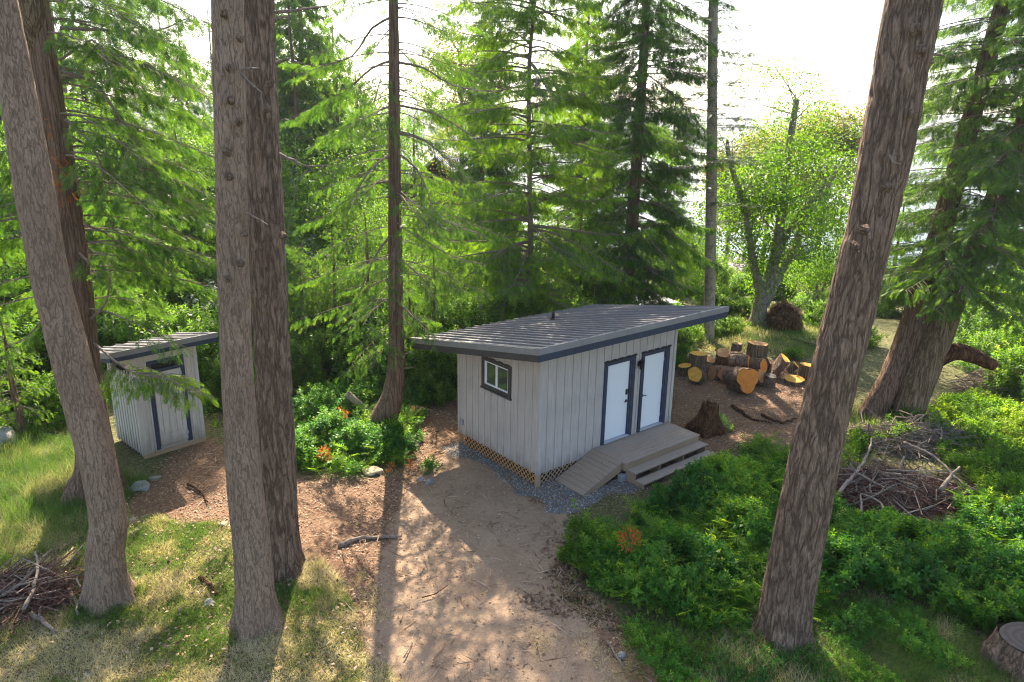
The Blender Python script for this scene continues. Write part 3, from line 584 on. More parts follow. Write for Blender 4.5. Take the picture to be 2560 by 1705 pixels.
# cedar style branch -> tubes + fronds ---------------------------------
def spray_branch(tb,sc_,P,r0_,r1_,fs=.28,dens=1.,templ=FR,hang=.8,blen=.35,start=.15,flat=False,tint0=0.,twigs=True):
    """P (n,3) polyline of the branch"""
    P=np.asarray(P,float); Ls=np.linalg.norm(np.diff(P,axis=0),axis=1); Lt=Ls.sum(); n=len(P)
    tb.tube(P,np.linspace(r0_,r1_,n),5,cap=False)
    cum=np.concatenate([[0],np.cumsum(Ls)])/Lt
    m=max(3,int(Lt/.13*dens)); t=start+(1-start)*(np.arange(m)+rng.random(m))/m
    B=np.stack([np.interp(t,cum,P[:,i]) for i in range(3)],-1); Tn=nrm(np.stack([np.interp(np.minimum(t+.05,1),cum,P[:,i])-np.interp(np.maximum(t-.05,0),cum,P[:,i]) for i in range(3)],-1))
    side=nrm(np.cross(Tn,[0,0,1.])); sg=np.where(rng.random(m)<.5,-1.,1.)[:,None]
    bl=blen*Lt*(.25+.75*(1-t))*(.6+.7*rng.random(m))*.9+.12
    d=nrm(Tn*(.75+.4*rng.random((m,1)))+side*sg*(.75+.3*rng.random((m,1)))+np.array([0,0,1.])*(rng.random((m,1))*.3-.1))
    q=np.maximum(2,(bl/.11*min(1.3,dens)).astype(int)); idx=np.repeat(np.arange(m),q); u=rng.random(len(idx))*.9+.1
    pts=B[idx]+d[idx]*(bl[idx]*u)[:,None]; pts[:,2]-= (0.05 if flat else .22)*bl[idx]*u*u+ (0 if flat else .03)
    if twigs:
        for i in range(0,m,2):
            e=B[i]+d[i]*bl[i]; e[2]-=(.05 if flat else .22)*bl[i]; mid=B[i]+d[i]*bl[i]*.5; tb.tube([B[i],mid,e],[r1_*1.3,r1_*.9,.002],3,cap=False)
    N_=len(idx)
    ax=nrm(d[idx]*(1. if flat else .7)+side[idx]*sg[idx]*.25*(rng.random((N_,1)))+rng.normal(size=(N_,3))*.28+np.array([0,0,-1.])*(hang*(.5+.8*rng.random((N_,1)))))
    nn=nrm(np.array([0,0,1.])*(1. if flat else .45)+Tn[idx]*(.0 if flat else .5)*rng.normal(size=(N_,1))+rng.normal(size=(N_,3))*(.25 if flat else .45))
    s_=fs*(.6+.7*rng.random(N_)); tn=np.clip(rng.normal(.45+tint0,.2,N_)+.15*(u-.5),0,1)
    w_=rng.integers(0,len(templ),N_)
    for j,T_ in enumerate(templ):
        k=w_==j; sc_.put(T_[0],T_[1],frames(ax[k],nn[k],s_[k]),pts[k],tn[k])
def arc(P0,az,L_,rise,droop,tip=.1,n=8,wob=.06):
    t=np.linspace(0,1,n); d=np.array([math.cos(az),math.sin(az)]); s_=np.array([-d[1],d[0]])
    w1=(vn(np.stack([t*2.2,np.full(n,az*3),np.full(n,L_)],-1),1.)-.5)*wob*L_*2
    xy=d[None]*(L_*t)[:,None]+s_[None]*(w1*t)[:,None]; z=rise*L_*t-droop*L_*t*t+tip*L_*t**4
    return np.concatenate([xy,z[:,None]],1)+np.asarray(P0)
def conifer(root,path,bm_,fm,z0,z1,nb,L0,L1,rise=.15,droop=.45,fs=.28,dens=1.,templ=FR,hang=1.,blen=.35,flat=False,k=20,step=.25,flare=.3,r_b=.012,tint0=0,azf=None,lump=.05,twigs=True,start=.15,ridge=0.,bmat='twig',seed=0,dead=0):
    P=np.asarray(path,float); trunkmesh('trunk',P,bm_,root,k=k,step=step,flare=flare,lump=lump,ridge=ridge,seed=seed)
    tb=MB(); s_=Scat(); zz=P[:,2]
    for i in range(nb):
        f=(i+rng.random())/nb; z=z0+(z1-z0)*f; P0=[np.interp(z,zz,P[:,0]),np.interp(z,zz,P[:,1]),z]; az=rng.random()*2*math.pi if azf is None else azf(rng)
        Lb=(L0+(L1-L0)*f)*(.6+.6*rng.random()); spray_branch(tb,s_,arc(P0,az,Lb,rise+rng.normal()*.18,droop*(.5+1.*rng.random()),.12+.2*rng.random(),wob=.1),max(.008,r_b*Lb),.004,fs,dens,templ,hang,blen,start,flat,tint0,twigs)
    for i in range(dead):
        z=z0*.3+(z1-z0*.3)*rng.random(); P0=[np.interp(z,zz,P[:,0]),np.interp(z,zz,P[:,1]),z]; az=rng.random()*6.28; Lb=.4+rng.random()*1.2
        tb.tube(arc(P0,az,Lb,rng.normal()*.3,.3,0,5,.2),np.linspace(.015,.003,5),4,cap=False)
    return tb,s_
def straight(h,r,lean=(0,0),n=6,tp=.12): return [(lean[0]*h*i/n+.04*h/10*math.sin(i*1.7),lean[1]*h*i/n+.04*h/10*math.cos(i*2.3),h*i/n-.1,r*(1-(1-tp)*i/n)) for i in range(n+1)]
def broad(root,h,rad,fm,bm_,nclu=150,nl=70,ls=.11,zc=.6,tr=.12,stems=1,seed=0,crs=.38,squash=.8,paths=None,lump=.35,leafpart='crown'):
    """leafy tree: stems, limbs to leaf clusters"""
    tb=MB(); c=np.array([0,0,h*zc]); ax=np.array([rad,rad,h*(1-zc)*.98])
    dd=rsph(nclu*3); rr=(rng.random(nclu*3)**.45); lumpf=1+lump*2*(vn(dd*1.7,1.,seed*5.3+11)-.5)
    cl=dd*(rr*lumpf)[:,None]*ax; cl[:,2]=np.where(cl[:,2]<0,cl[:,2]*squash*h*zc/(h*(1-zc))*.75,cl[:,2]); cl=cl+c; keep=vn(cl,.9/max(.6,rad*.4),seed*3+2)>.36
    cl=cl[keep][:nclu]
    if paths is None:
        paths=[]
        for i in range(stems):
            a=i*2.3+seed; sp=.0 if stems==1 else .22; paths.append([(0.1*math.cos(a),.1*math.sin(a),-.1,tr),(sp*h*.25*math.cos(a),sp*h*.25*math.sin(a),h*.3,tr*.8),(sp*h*.6*math.cos(a)+.1,sp*h*.6*math.sin(a),h*.6,tr*.5),(sp*h*math.cos(a),sp*h*math.sin(a),h*.9,tr*.15)])
    for i,p_ in enumerate(paths): trunkmesh('trunk' if i==0 else 'stem',p_,bm_,root,k=14,step=.25,flare=.25,seed=seed+i)
    allp=np.vstack([catm(p_,.3) for p_ in paths])
    for q in cl[::3]:
        below=allp[allp[:,2]<q[2]-.05*h]
        if len(below)==0: below=allp[:1]
        j=np.argmin(np.linalg.norm(below[:,:3]-q,axis=1)+.4*np.abs(below[:,2]-(q[2]-.12*h))); a=below[j][:3]; mid=(a+q)/2+np.array([0,0,.06*h*.5])+rng.normal(size=3)*.08*rad
        tb.tube([a,mid,q],[max(.006,.012*h/8*2),.01*h/8*1.4,.003],4,cap=False)
    s_=Scat(); n=len(cl)*nl; ci=np.repeat(np.arange(len(cl)),nl); o_=rng.normal(size=(n,3))*np.array([crs,crs,crs*.62]); Lp=cl[ci]+o_
    out=nrm(Lp-c); nn=nrm(out*.5+np.array([0,0,.8])+rng.normal(size=(n,3))*.55); axd=nrm(np.cross(nn,rng.normal(size=(n,3)))+np.array([0,0,-.35]))
    ct=rng.normal(0,.13,len(cl)); tn=np.clip(.42+ct[ci]+rng.normal(0,.16,n),0,1)
    s_.put(LF[0] if ls>.09 else LFs[0],LF[1] if ls>.09 else LFs[1],frames(axd,nn,ls*(.7+.6*rng.random(n))),Lp,tn)
    tb.build('branches',bm_,root); s_.build(leafpart,fm,root); return root
def shrub(root,h,rad,fm,n=900,ls=.07,seed=0,sprig=True,tint0=0,ss=.28,el=1.):
    """bush of leafy sprigs over a lumpy dome"""
    d=rsph(n); d[:,2]=np.abs(d[:,2])**.8; d=nrm(d); r_=(.5+.5*rng.random(n)**.6)*(1+1.1*(vn(d*1.9,1.,seed*4.1+3)-.5))*(1+.3*(rng.random(n)>.93)); P=d*r_[:,None]*np.array([rad,rad*el,h]); 
    ok=vn(P,2.6/max(.5,rad),seed+1)>.4; P=P[ok]; d=d[ok]; m=len(P)
    P[:,2]=np.maximum(P[:,2]-ss*.4,.0)
    s_=Scat(); ax=nrm(d*.55+np.array([0,0,.9])+rng.normal(size=(m,3))*.3)   # sprig up axis
    tmp=nrm(np.cross(ax,rng.normal(size=(m,3)))); F_=np.stack([tmp,np.cross(ax,tmp),ax],-1)*(ss*(.7+.6*rng.random(m)))[:,None,None]
    tn=np.clip(.4+tint0+rng.normal(0,.2,m)+.8*(vn(P,1.8,seed)-.5),0,1); w_=rng.integers(0,len(SP),m)
    for j,T_ in enumerate(SP): k=w_==j; s_.put(T_[0],T_[1],F_[k],P[k],tn[k])
    tb=MB()
    for i in range(14):
        a=rng.random()*6.28; q=P[rng.integers(0,m)]; tb.tube([(.1*math.cos(a),.1*math.sin(a),-.05),q*.5+rng.normal(size=3)*.05,q],[.012,.008,.003],4,cap=False)
    tb.build('stems',M['twig'],root); s_.build('foliage',fm,root); return root
def place(proto,loc,rz,s_,label,cat,group,first={}):
    k=proto.name
    o=proto if k not in first else copy_tree(proto); first[k]=1
    o.location=tuple(loc); o.rotation_euler=(0,0,rz); o.scale=(s_,)*3 if np.ndim(s_)==0 else s_
    tag(o,label,cat,group); return o
# ---------------------------------------------------------------- the big near trunks
def big(name,pts,label,m,k=96,step=.05,ridge=.012,flare=.25,fh=.35,lump=.05,seed=0,ztop=13.,s=None,group=None,ds=None,lobes=5,sub=None):
    """pts: photo (x,y,width px); the stem stands at the distance of its foot"""
    b=Gt(pts[0][0],pts[0][1]) if s is None else None
    s_=float(st(b)[0]) if s is None else s
    P=[]
    for i,(x,y,w_) in enumerate(pts):
        q=HP(x,y,s_+(ds[i] if ds else 0)); a_,c_=pts[max(0,i-1)],pts[min(len(pts)-1,i+1)]; cl=abs(a_[1]-c_[1])/math.hypot(a_[0]-c_[0],a_[1]-c_[1]); r_=w_*cl/2/FPX*float((q-CAM)@fw); P.append([*q,r_])
    P=np.array(P)
    if P[-1][2]<ztop:
        d=(P[-1]-P[-2])/(P[-1][2]-P[-2][2]); e=P[-1]+d*(ztop-P[-1][2]); e[3]=P[-1][3]*.75; P=np.vstack([P,e])
    base=P[0][:3].copy(); gz=float(H(base[0],base[1])); dn=(P[1][:3]-P[0][:3]); dn/=abs(dn[2]); 
    P=np.vstack([[*(P[0][:3]-dn*.25),P[0][3]],P])
    root=empty(name,(base[0],base[1],gz),label,'tree',group); off=np.array([base[0],base[1],gz,0])
    trunkmesh('trunk',P-off,m,root,k=k,step=step,ridge=ridge,flare=flare,fh=fh,lump=lump,seed=seed,lobes=lobes)
    return root,P-off,off,s_
def stubs(root,off,s_,lst,m=None,r=.03,name='dead_branch'):
    for pts in lst:
        P=np.array([HP(x,y,s_+q)-off[:3] for x,y,q in pts]); P=catm(np.hstack([P,np.zeros((len(P),1))]),.12)[:,:3]; P[1:-1]+=rng.normal(size=P[1:-1].shape)*.007
        MB().tube(P,np.linspace(r,r*.3,len(P)),7,nz=.3).build(name,m or M['twig'],root)
def knots(root,off,s_,lst,r=.05):
    b=MB(); 
    for x,y,q in lst:
        p=HP(x,y,s_+q)-off[:3]; d=-FH*.9; P=[p-np.array([*(d*.08),0]),p+np.array([*(d*.02),.0])]; b.tube(P,[r*1.3,r*.6],9,nz=.5)
        b.tube([p,p+np.array([*(d*.07),-.015])],[r*.4,r*.2],6)
    n=len(b.V)//2
    for i in range(n):
        q=MB(); q.add(b.V[2*i],b.KF[2*i]); q.add(b.V[2*i+1],b.KF[2*i+1]); q.build('branch_knot',M['bark'],root)
t1,P1,o1,s1=big('leaning_fir_tree',[(272,1500,92),(262,1380,86),(268,1290,84),(236,1120,86),(178,900,88),(128,700,88),(88,480,86),(48,250,82),(2,0,74)],'fir with smooth grey brown bark leaning left, nearest to the left edge of the photo',M['bark_fine'],ridge=.006,seed=1,lump=.1,flare=.4,fh=.28)
t3,P3,o3,s3=big('fir_tree',[(642,1555,96),(632,1400,92),(612,1200,84),(590,900,78),(585,700,76),(577,400,74),(568,0,76)],'straight fir trunk dotted with knots, front one of the close pair',M['bark_fine'],ridge=.008,seed=2,lump=.06,flare=.38,fh=.25)
t4,P4,o4,s4=big('fir_tree',[(708,1420,92),(702,1300,86),(692,1100,86),(676,800,88),(662,500,88),(650,200,84),(645,0,80)],'straight deeply furrowed fir trunk, rear one of the close pair',M['bark_thick'],ridge=.022,seed=3,lump=.05)
t9,P9,o9,s9=big('leaning_fir_tree',[(1958,1590,118),(1972,1480,124),(2006,1300,126),(2058,1050,122),(2105,850,120),(2142,700,118),(2190,500,122),(2238,250,128),(2284,0,134)],'thick furrowed fir trunk leaning right, standing in the right-hand thicket',M['bark_thick'],ridge=.018,seed=4,lump=.06,flare=.34,fh=.3)
stubs(t4,o4,s4,[[(685,30,-.1),(740,25,-.3),(822,14,-.5)],[(688,50,-.1),(712,42,-.3),(728,45,-.4)],[(690,158,-.1),(708,150,-.3),(728,145,-.4)],[(700,385,-.1),(735,402,-.3),(765,414,-.4),(822,416,-.5)]],r=.028)
stubs(t3,o3,s3,[[(604,186,-.1),(625,205,-.3),(655,232,-.4)],[(615,532,-.1),(640,545,-.3),(670,562,-.4)],[(604,172,-.1),(648,171,-.3)]],r=.022)
stubs(t9,o9,s9,[[(2330,135,-.1),(2362,139,-.2)],[(2224,385,-.3),(2235,408,-.4),(2252,410,-.35)],[(2172,578,-.33),(2176,598,-.42)],[(2142,620,-.33),(2148,630,-.42)]],M['deadwood'],r=.022)
knots(t3,o3,s3,[(555,32,-.28),(595,92,-.26),(568,168,-.29),(570,250,-.29),(594,305,-.28),(563,380,-.3),(570,443,-.3),(606,585,-.25),(597,660,-.28),(568,700,-.3)],.045)
knots(t4,o4,s4,[(672,208,-.35),(665,272,-.36),(705,590,-.25)],.05)
knots(t9,o9,s9,[(2296,70,-.45),(2310,125,-.42),(2282,283,-.45),(2222,468,-.5),(2168,575,-.5),(2142,618,-.5)],.06)
# T2 cedar just behind the left leaning fir
t2,P2,o2,s2=big('cedar_tree',[(238,1235,96),(240,1150,80),(222,1000,72),(205,850,68),(188,700,72),(165,500,66),(135,300,62),(110,150,62),(88,0,62)],'red-barked cedar behind the left leaning fir, its boughs hanging by the outhouse',M['cedarbark'],k=64,step=.08,ridge=.01,flare=.5,fh=.6,seed=5,ztop=14.,lump=.08)
bg_=MB(); q=HP(66,20,s2-.15)-o2[:3]; bb=trunkmesh('burl',[(*(q+[0,0,1.2]),.14),(*(q+[0,0,.5]),.3),(*(q+[.03,.0,-.1]),.26),(*(q+[.0,.0,-.7]),.08)],M['cedarbark_tan'],t2,k=24,step=.15,flare=0,lump=.15)
tb=MB(); s_=Scat()
def pxb(lst,off,s0,tb,s_,r=.03,fs=.26,dens=1.,start=.25,blen=.3,hang=.8,foliage=True,tint0=0,templ=FR):
    P=np.array([HP(x,y,s0+q)-off[:3] for x,y,q in lst]); P=catm(np.hstack([P,np.zeros((len(P),1))]),.25)[:,:3]
    if foliage: spray_branch(tb,s_,P,r,.006,fs*.8,dens*2.,templ,hang,blen,start,False,tint0)
    else: tb.tube(P,np.linspace(r,.005,len(P)),5,cap=False)
s_f=Scat()
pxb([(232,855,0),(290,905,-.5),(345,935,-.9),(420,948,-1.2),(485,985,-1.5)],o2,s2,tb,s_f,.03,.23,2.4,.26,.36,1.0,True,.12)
pxb([(225,800,0),(262,760,-.4),(275,700,-.6),(268,640,-.7)],o2,s2,tb,s_,.035,.22,.9,.6,.3)
pxb([(150,180,0),(235,205,.2),(300,300,.3),(345,390,.2),(370,470,0),(400,520,0)],o2,s2,tb,s_,.04,.28,1.1,.3,.3)
pxb([(165,300,0),(215,345,-.3),(255,420,-.5),(270,515,-.5)],o2,s2,tb,s_,.04,.28,1.,.45,.3)
pxb([(160,330,0),(230,370,.4),(300,397,.8),(380,410,1.2)],o2,s2,tb,s_,.03,.28,1.,.4,.3)
pxb([(150,70,0),(260,75,.5),(380,80,.9),(480,40,1.2)],o2,s2,tb,s_,.04,.3,1.,.3,.35)
pxb([(150,150,0),(230,100,-.6),(260,140,-1.),(285,210,-1.2)],o2,s2,tb,s_,.03,.3,.8,.3,.35)
pxb([(185,620,0),(215,650,-.3),(250,700,-.5)],o2,s2,tb,s_,.03,.28,1.,.3,.35)
pxb([(200,560,0),(260,580,.4),(330,640,.8),(380,720,1.)],o2,s2,tb,s_,.03,.28,1.2,.25,.4)
pxb([(175,440,0),(240,470,.6),(320,500,1.2),(400,560,1.5),(460,620,1.6)],o2,s2,tb,s_,.035,.3,1.,.3,.35)
pxb([(140,200,0),(220,180,1),(330,170,2.),(440,210,2.6)],o2,s2,tb,s_,.035,.32,1.,.3,.35)
for l in ([(200,700,0),(130,770,-.3),(60,850,-.6),(10,870,-.9)],[(190,610,0),(110,580,.3),(40,600,.6),(-30,640,1.)],[(170,480,0),(80,470,.3),(-20,520,.6)],[(160,380,0),(60,420,.3),(-30,520,.4)]): pxb(l,o2,s2,tb,s_,.035,.3,1.,.3,.35)
for i in range(80):
    z=4.2+9.*i/80+rng.random()*.3; P0=[np.interp(z,P2[:,2],P2[:,0]),np.interp(z,P2[:,2],P2[:,1]),z]; az=YAW+rng.uniform(-2.2,2.2)
    spray_branch(tb,s_,arc(P0,az,1.6+2.6*rng.random(),.1,.5,.12),.022,.004,.21,1.6,FR,.8,.35,.25)
tb.build('branches',M['twig'],t2); s_.build('crown',M['cedar'],t2); s_f.build('spray_lit_by_tint',M['cedar_lit_tint'],t2)  # hanging spray gets the lighter leaf colour as painted sunlight
# rust dead spray on T2
s_=Scat(); n=90; c=HP(150,445,s2-.25)-o2[:3]; L_=c+rng.normal(size=(n,3))*[.12,.12,.38]; s_.put(FRF[0][0],FRF[0][1],frames(nrm(rng.normal(size=(n,3))+[0,0,-1.2]),rsph(n),.14*(.6+rng.random(n)*.7)),L_,rng.random(n)); s_.build('dead_spray',M['rust'],t2)
# T5 curved cedar
t5,P5,o5,s5=big('curved_cedar_tree',[(948,1085,76),(962,1040,70),(983,985,56),(992,900,42),(990,800,38),(989,700,36),(987,550,33),(986,400,30),(985,200,28),(984,0,24)],'slim red cedar with a curved swept base just left of the long shed',M['cedarbark'],k=40,step=.08,ridge=.006,flare=.1,seed=6,ztop=14.,lump=.05)
tb=MB(); s_=Scat(); s_b=Scat()
for l,f_ in (([(990,155,0),(1060,170,-.3),(1130,212,-.6),(1230,228,-.9),(1290,212,-1.1),(1325,175,-1.2)],.4),([(990,262,0),(1080,282,.3),(1150,320,.5),(1220,370,.6)],.3),([(990,330,0),(1060,350,-.2),(1120,400,-.5),(1160,440,-.8),(1195,462,-1.)],.3),([(985,150,0),(930,170,.2),(860,230,.4),(760,285,.7),(705,300,.9)],.3),([(984,40,0),(930,70,.1),(880,140,.2),(800,165,.4),(715,150,.6)],.4),([(985,450,0),(900,470,.2),(830,530,.4),(760,560,.6)],.3),([(985,260,0),(930,285,.4),(860,330,.8),(790,360,1.2)],.3),([(990,380,0),(1040,420,-.3),(1075,500,-.5),(1080,560,-.5)],.2),([(985,380,0),(930,420,-.4),(880,500,-.8),(860,560,-.9)],.3),([(992,560,0),(1060,600,.1),(1130,640,.2),(1200,660,.2)],.3),([(990,470,0),(1050,520,-.6),(1130,560,-1.1),(1210,590,-1.4)],.3),([(985,690,0),(920,720,.2),(850,790,.4)],.3),([(990,640,0),(1060,700,-.3),(1100,780,-.5)],.3),([(1000,760,0),(1040,800,-.6),(1090,850,-.9)],.4)):
    pxb(l,o5,s5,tb,s_,.032,.24,.9,f_,.3)
pxb([(980,585,-.1),(950,620,-.2),(920,680,-.3),(895,740,-.3),(868,785,-.3)],o5,s5,tb,s_,.035,foliage=False)
for i in range(125):
    z=2.6+11.*(i/125)**.85+rng.random()*.3; P0=[np.interp(z,P5[:,2],P5[:,0]),np.interp(z,P5[:,2],P5[:,1]),z]; az=rng.random()*6.28
    spray_branch(tb,s_,arc(P0,az,(2.6 if z<7 else 2.1)*(.5+.6*rng.random()),.05,.45,.15),.016,.004,.19,1.2,FR,.8,.33,.3)
tb.build('branches',M['twig'],t5); s_.build('crown',M['cedar'],t5)
stubs(t5,o5,s5,[[(1008,922,-.1),(1020,920,-.3),(1038,917,-.5)],[(1008,895,-.1),(1022,880,-.2),(1036,885,-.3)]],M['deadwood'],.02)
# T6 dense dark cedar behind the shed
b6=pos(1560,28); P6=[(0,0,-.2,.3),(0,0,1.,.26),(0.05,0,4,.24),(.1,0,8,.2),(.15,0.05,13,.14),(.15,0,21,.05)]
t6=empty('cedar_tree',b6,'tall dense dark green cedar rising behind the right half of the long shed roof','tree')
tb,s_=conifer(t6,P6,M['cedarbark'],M['cedar'],1.6,20.5,320,3.05,2.3,.1,.45,.22,2.1,k=32,step=.12,seed=8,tint0=-.06,dead=14,r_b=.01); tb.build('branches',M['twig'],t6); s_.build('crown',M['cedar'],t6)
b=pos(1315,25.5); t=empty('cedar_tree',b,'lime lit cedar with long drooping boughs rising behind the middle of the shed roof','tree')
tb,s_=conifer(t,straight(20,.12),M['twig'],M['cedar'],1.4,19.6,290,3.8,2.2,.15,.42,.22,1.6,seed=9,tint0=.1,dead=8); tb.build('branches',M['twig'],t); s_.build('crown',M['cedar_lit_tint'],t)
# T7 pale thin fir
t7,P7,o7,s7=big('slender_fir_tree',[(1770,850,28),(1774,760,27),(1778,500,27),(1781,250,25),(1783,0,23)],'slender pale-barked fir with ringed trunk standing behind the log pile',M['palebark'],k=24,step=.15,ridge=0,flare=.15,seed=7,ztop=16.,lump=.03)
tb=MB(); s_=Scat(); 
for i in range(120):
    f=i/120; z=(6.6+9.2*f) if i%14 else 4.+2.5*rng.random(); P0=[np.interp(z,P7[:,2],P7[:,0]),np.interp(z,P7[:,2],P7[:,1]),z]
    spray_branch(tb,s_,arc(P0,rng.random()*6.28,(.9+1.1*rng.random())*(1.25-.5*f),.12,.16,.05,wob=.08),.012,.003,.26,1.3,FRN,.05,.4,.15,True)
tb.build('branches',M['twig'],t7); s_.build('crown',M['fir'],t7)
# rings on the pale trunk
b=MB()
for i in range(26):
    z=.4+i*.42+rng.random()*.1; r_=float(np.interp(z,P7[:,2],P7[:,3])); c=[np.interp(z,P7[:,2],P7[:,0]),np.interp(z,P7[:,2],P7[:,1]),z]; b.tube([np.array(c)-[0,0,.012],np.array(c)+[0,0,.012]],[r_*1.02,r_*1.02],20,cap=False,nz=.03)
pieces(b,'bark_ring',M['twig'],t7)
# T10 / T11 leaning cedars on the right
def rcedar(pts,label,seed,spr,zs,nb,bk='cedarbark_tan'):
    t,P,o,s=big('leaning_cedar_tree',pts,label,M[bk],k=64,step=.1,ridge=.02,flare=.04,fh=.4,seed=seed,ztop=13.,lump=.08,lobes=7)
    tb=MB(); s_=Scat()
    for i in range(nb):
        z=zs+(13.5-zs)*(i+rng.random())/nb; P0=[np.interp(z,P[:,2],P[:,0]),np.interp(z,P[:,2],P[:,1]),z]; az=rng.random()*6.28
        spray_branch(tb,s_,arc(P0,az,spr*(.45+.65*rng.random()),.1,.38,.12),.02,.004,.21,1.7,FR,.9,.35,.2,tint0=.08)
    return t,P,o,s,tb,s_
t10,P10,o10,s10,tb,s_=rcedar([(2180,1042,76),(2205,997,72),(2254,902,76),(2288,815,76),(2310,720,60),(2345,600,54),(2420,330,48),(2510,0,40)],'leaning grey-brown cedar behind its twin, left of the one with the cut limb',11,2.7,3.7,125,'cedarbark')
tb.build('branches',M['twig'],t10); s_.build('crown',M['cedar'],t10)
t11,P11,o11,s11,tb,s_=rcedar([(2264,1060,76),(2282,997,76),(2320,902,76),(2352,828,70),(2384,748,62),(2445,610,64),(2500,480,60),(2590,250,54),(2680,0,48)],'leaning cedar with a thick sawn-off limb, at the right beside the brush',12,3.2,3.8,160)
tb.build('branches',M['twig'],t11); s_.build('crown',M['cedar'],t11)
q=[HP(x,y,s11+d)-o11[:3] for x,y,d in ((2325,905,.05),(2385,880,-.1),(2435,890,-.25),(2487,915,-.4))]
trunkmesh('cut_limb',[(*q[0],.27),(*q[1],.24),(*q[2],.2),(*q[3],.15)],M['rot'],t11,k=24,step=.08,flare=0,lump=.08,ridge=.012)
d_=nrm(q[3]-q[2]); MB().tube([q[3]+d_*.0,q[3]+d_*.012],[.145,.14],20,nz=.1).build('cut_face',M['cut_b'],t11)
# ---------------------------------------------------------------- background woods
def proto_cedar(nm,h,r,nb,fm,seed,fs=.3,dens=.9,templ=FRF,z0f=.08,tint0=0):
    t=empty(nm,(0,0,0),'x','tree'); tb,s_=conifer(t,straight(h,.022*h**.8+.05),M['cedarbark'],fm,h*z0f,h*.985,nb,r,r*.22,.12,.45,fs,dens,templ,seed=seed,k=14,step=.5,tint0=tint0,twigs=False)
    tb.build('branches',M['twig'],t); s_.build('crown',fm,t); return t
def proto_fir(nm,h,r,nb,fm,seed,fs=.34,dens=.8,z0f=.1):
    t=empty(nm,(0,0,0),'x','tree'); tb,s_=conifer(t,straight(h,.02*h**.8+.05),M['bark_fine'],fm,h*z0f,h*.985,nb,r,r*.15,.05,.12,fs,dens,FRN,.12,.42,True,k=12,step=.5,seed=seed,twigs=False)
    tb.build('branches',M['twig'],t); s_.build('crown',fm,t); return t
CA=proto_cedar('cedar_sapling',3.6,1.1,90,M['cedar_lit_tint'],21,.14,1.9,FR,.06,.05)
CB=proto_cedar('young_cedar_tree',9,2.1,150,M['cedar'],22,.2,1.7,FR,.06,.1)
CC=proto_cedar('tall_cedar_tree',17,3.3,190,M['cedar'],23,.34,1.5)
FA=proto_fir('tall_fir_tree',20,3.2,190,M['fir'],24,.42,1.,.12); FB=proto_fir('young_pine',3.4,.95,46,M['pine'],25,.24,1.,.04)
BA=empty('alder_tree',(0,0,0),'x','tree'); broad(BA,8.8,2.9,M['lime'],M['greybark'],230,95,.125,.56,.13,2,31,.4,lump=.5)
BB=empty('maple_tree',(0,0,0),'x','tree'); broad(BB,7.4,2.6,M['lime'],M['greybark'],210,90,.13,.52,.11,3,32,.42,lump=.6)
BG=empty('understory_tree',(0,0,0),'x','tree'); broad(BG,5.2,2.1,M['green'],M['greybark'],190,90,.1,.45,.08,3,33,.36,lump=.5)
SA=empty('leafy_bush',(0,0,0),'x','bush'); shrub(SA,1.9,1.5,M['green'],1700,.07,41,ss=.34)
SB=empty('bramble_bush',(0,0,0),'x','bush'); shrub(SB,1.2,1.2,M['green'],1300,.07,42,ss=.27,tint0=.08)
ORDW='first second third fourth fifth sixth seventh eighth ninth tenth eleventh twelfth thirteenth fourteenth fifteenth sixteenth'.split()
SEQ={}
def at(pr,px,s,sc_,label,group,cat='tree',rz=None,dz=0.):
    o=at_(pr,px,s,sc_,label,group,cat,rz,dz); SEQ.setdefault(label,[]).append((px,o)); return o
def at_(pr,px,s,sc_,label,group,cat='tree',rz=None,dz=0.):
    p=pos(px,s); p[2]+=dz; return place(pr,p,rng.random()*6.28 if rz is None else rz,sc_,label,cat,group)
g='tall conifers of the far wood'
for px,s,k in ((-120,40,1.),(20,46,1.15),(110,54,1.2),(215,47,1.0),(330,60,1.2),(450,56,.95),(560,68,1.),(-40,30,.75)): at(FA,px,s,k,'tall dark fir of the hazy upper left wood',g)
for px,s,k in ((700,72,.68),(815,66,.66),(875,84,.62),(620,60,.75)): at(FA,px,s,k,'pale far fir between the trunk pair and curved cedar',g)
for px,s,k in ((70,36,.95),(270,40,.95),(500,48,.85)): at(CC,px,s,k,'tall drooping cedar of the hazy upper left wood',g)
at(CC,2500,38,.85,'dark drooping cedar behind the leaning cedar at the right edge','cedars at the right edge'); at(CC,2680,33,.95,'dark drooping cedar behind the leaning cedar at the right edge','cedars at the right edge')
at(CB,2230,44,.8,'small dark cedar seen right behind the thick leaning fir','x'); 
for o in [x for x in bpy.data.objects if x.get('group')=='x']: del o['group']
g='lime green broadleaf trees in the left background'
for pr,px,s,k in ((BA,395,30,1.0),(BA,470,34,1.05),(BB,300,27,1.0),(BB,130,29,.95),(BA,205,35,1.05),(BB,30,33,1.1),(BB,560,31,.95)): at(pr,px,s,k,'sunlit yellow-green broadleaf tree behind the outhouse clearing',g)
g='broadleaf trees between the trunk pair and the cabin'
for pr,px,s,k in ((BB,705,27,.92),(BA,775,32,.86),(BB,860,30,.88),(BG,930,27,.95),(BG,1010,33,.95),(BB,640,36,.98)): at(pr,px,s,k,'bright green broadleaf tree behind the curved cedar',g)
for px,s,k in ((690,22.5,.62),(760,23.5,.7),(840,24,.7),(910,24.5,.75),(990,24.5,.72)): at(BG,px,s,k,'bright leafy low tree in the understorey behind the curved cedar','bright understorey trees')
g='low trees behind the long shed'
for pr,px,s,k in ((BG,1080,24,.75),(BG,1170,28,.8),(BG,1240,23.5,.62),(BG,1410,32,.9),(BG,1475,26,.68),(BG,1120,38,.95),(BG,1330,36,.85)): at(pr,px,s,k,'low green leafy tree just behind the long shed roof',g)
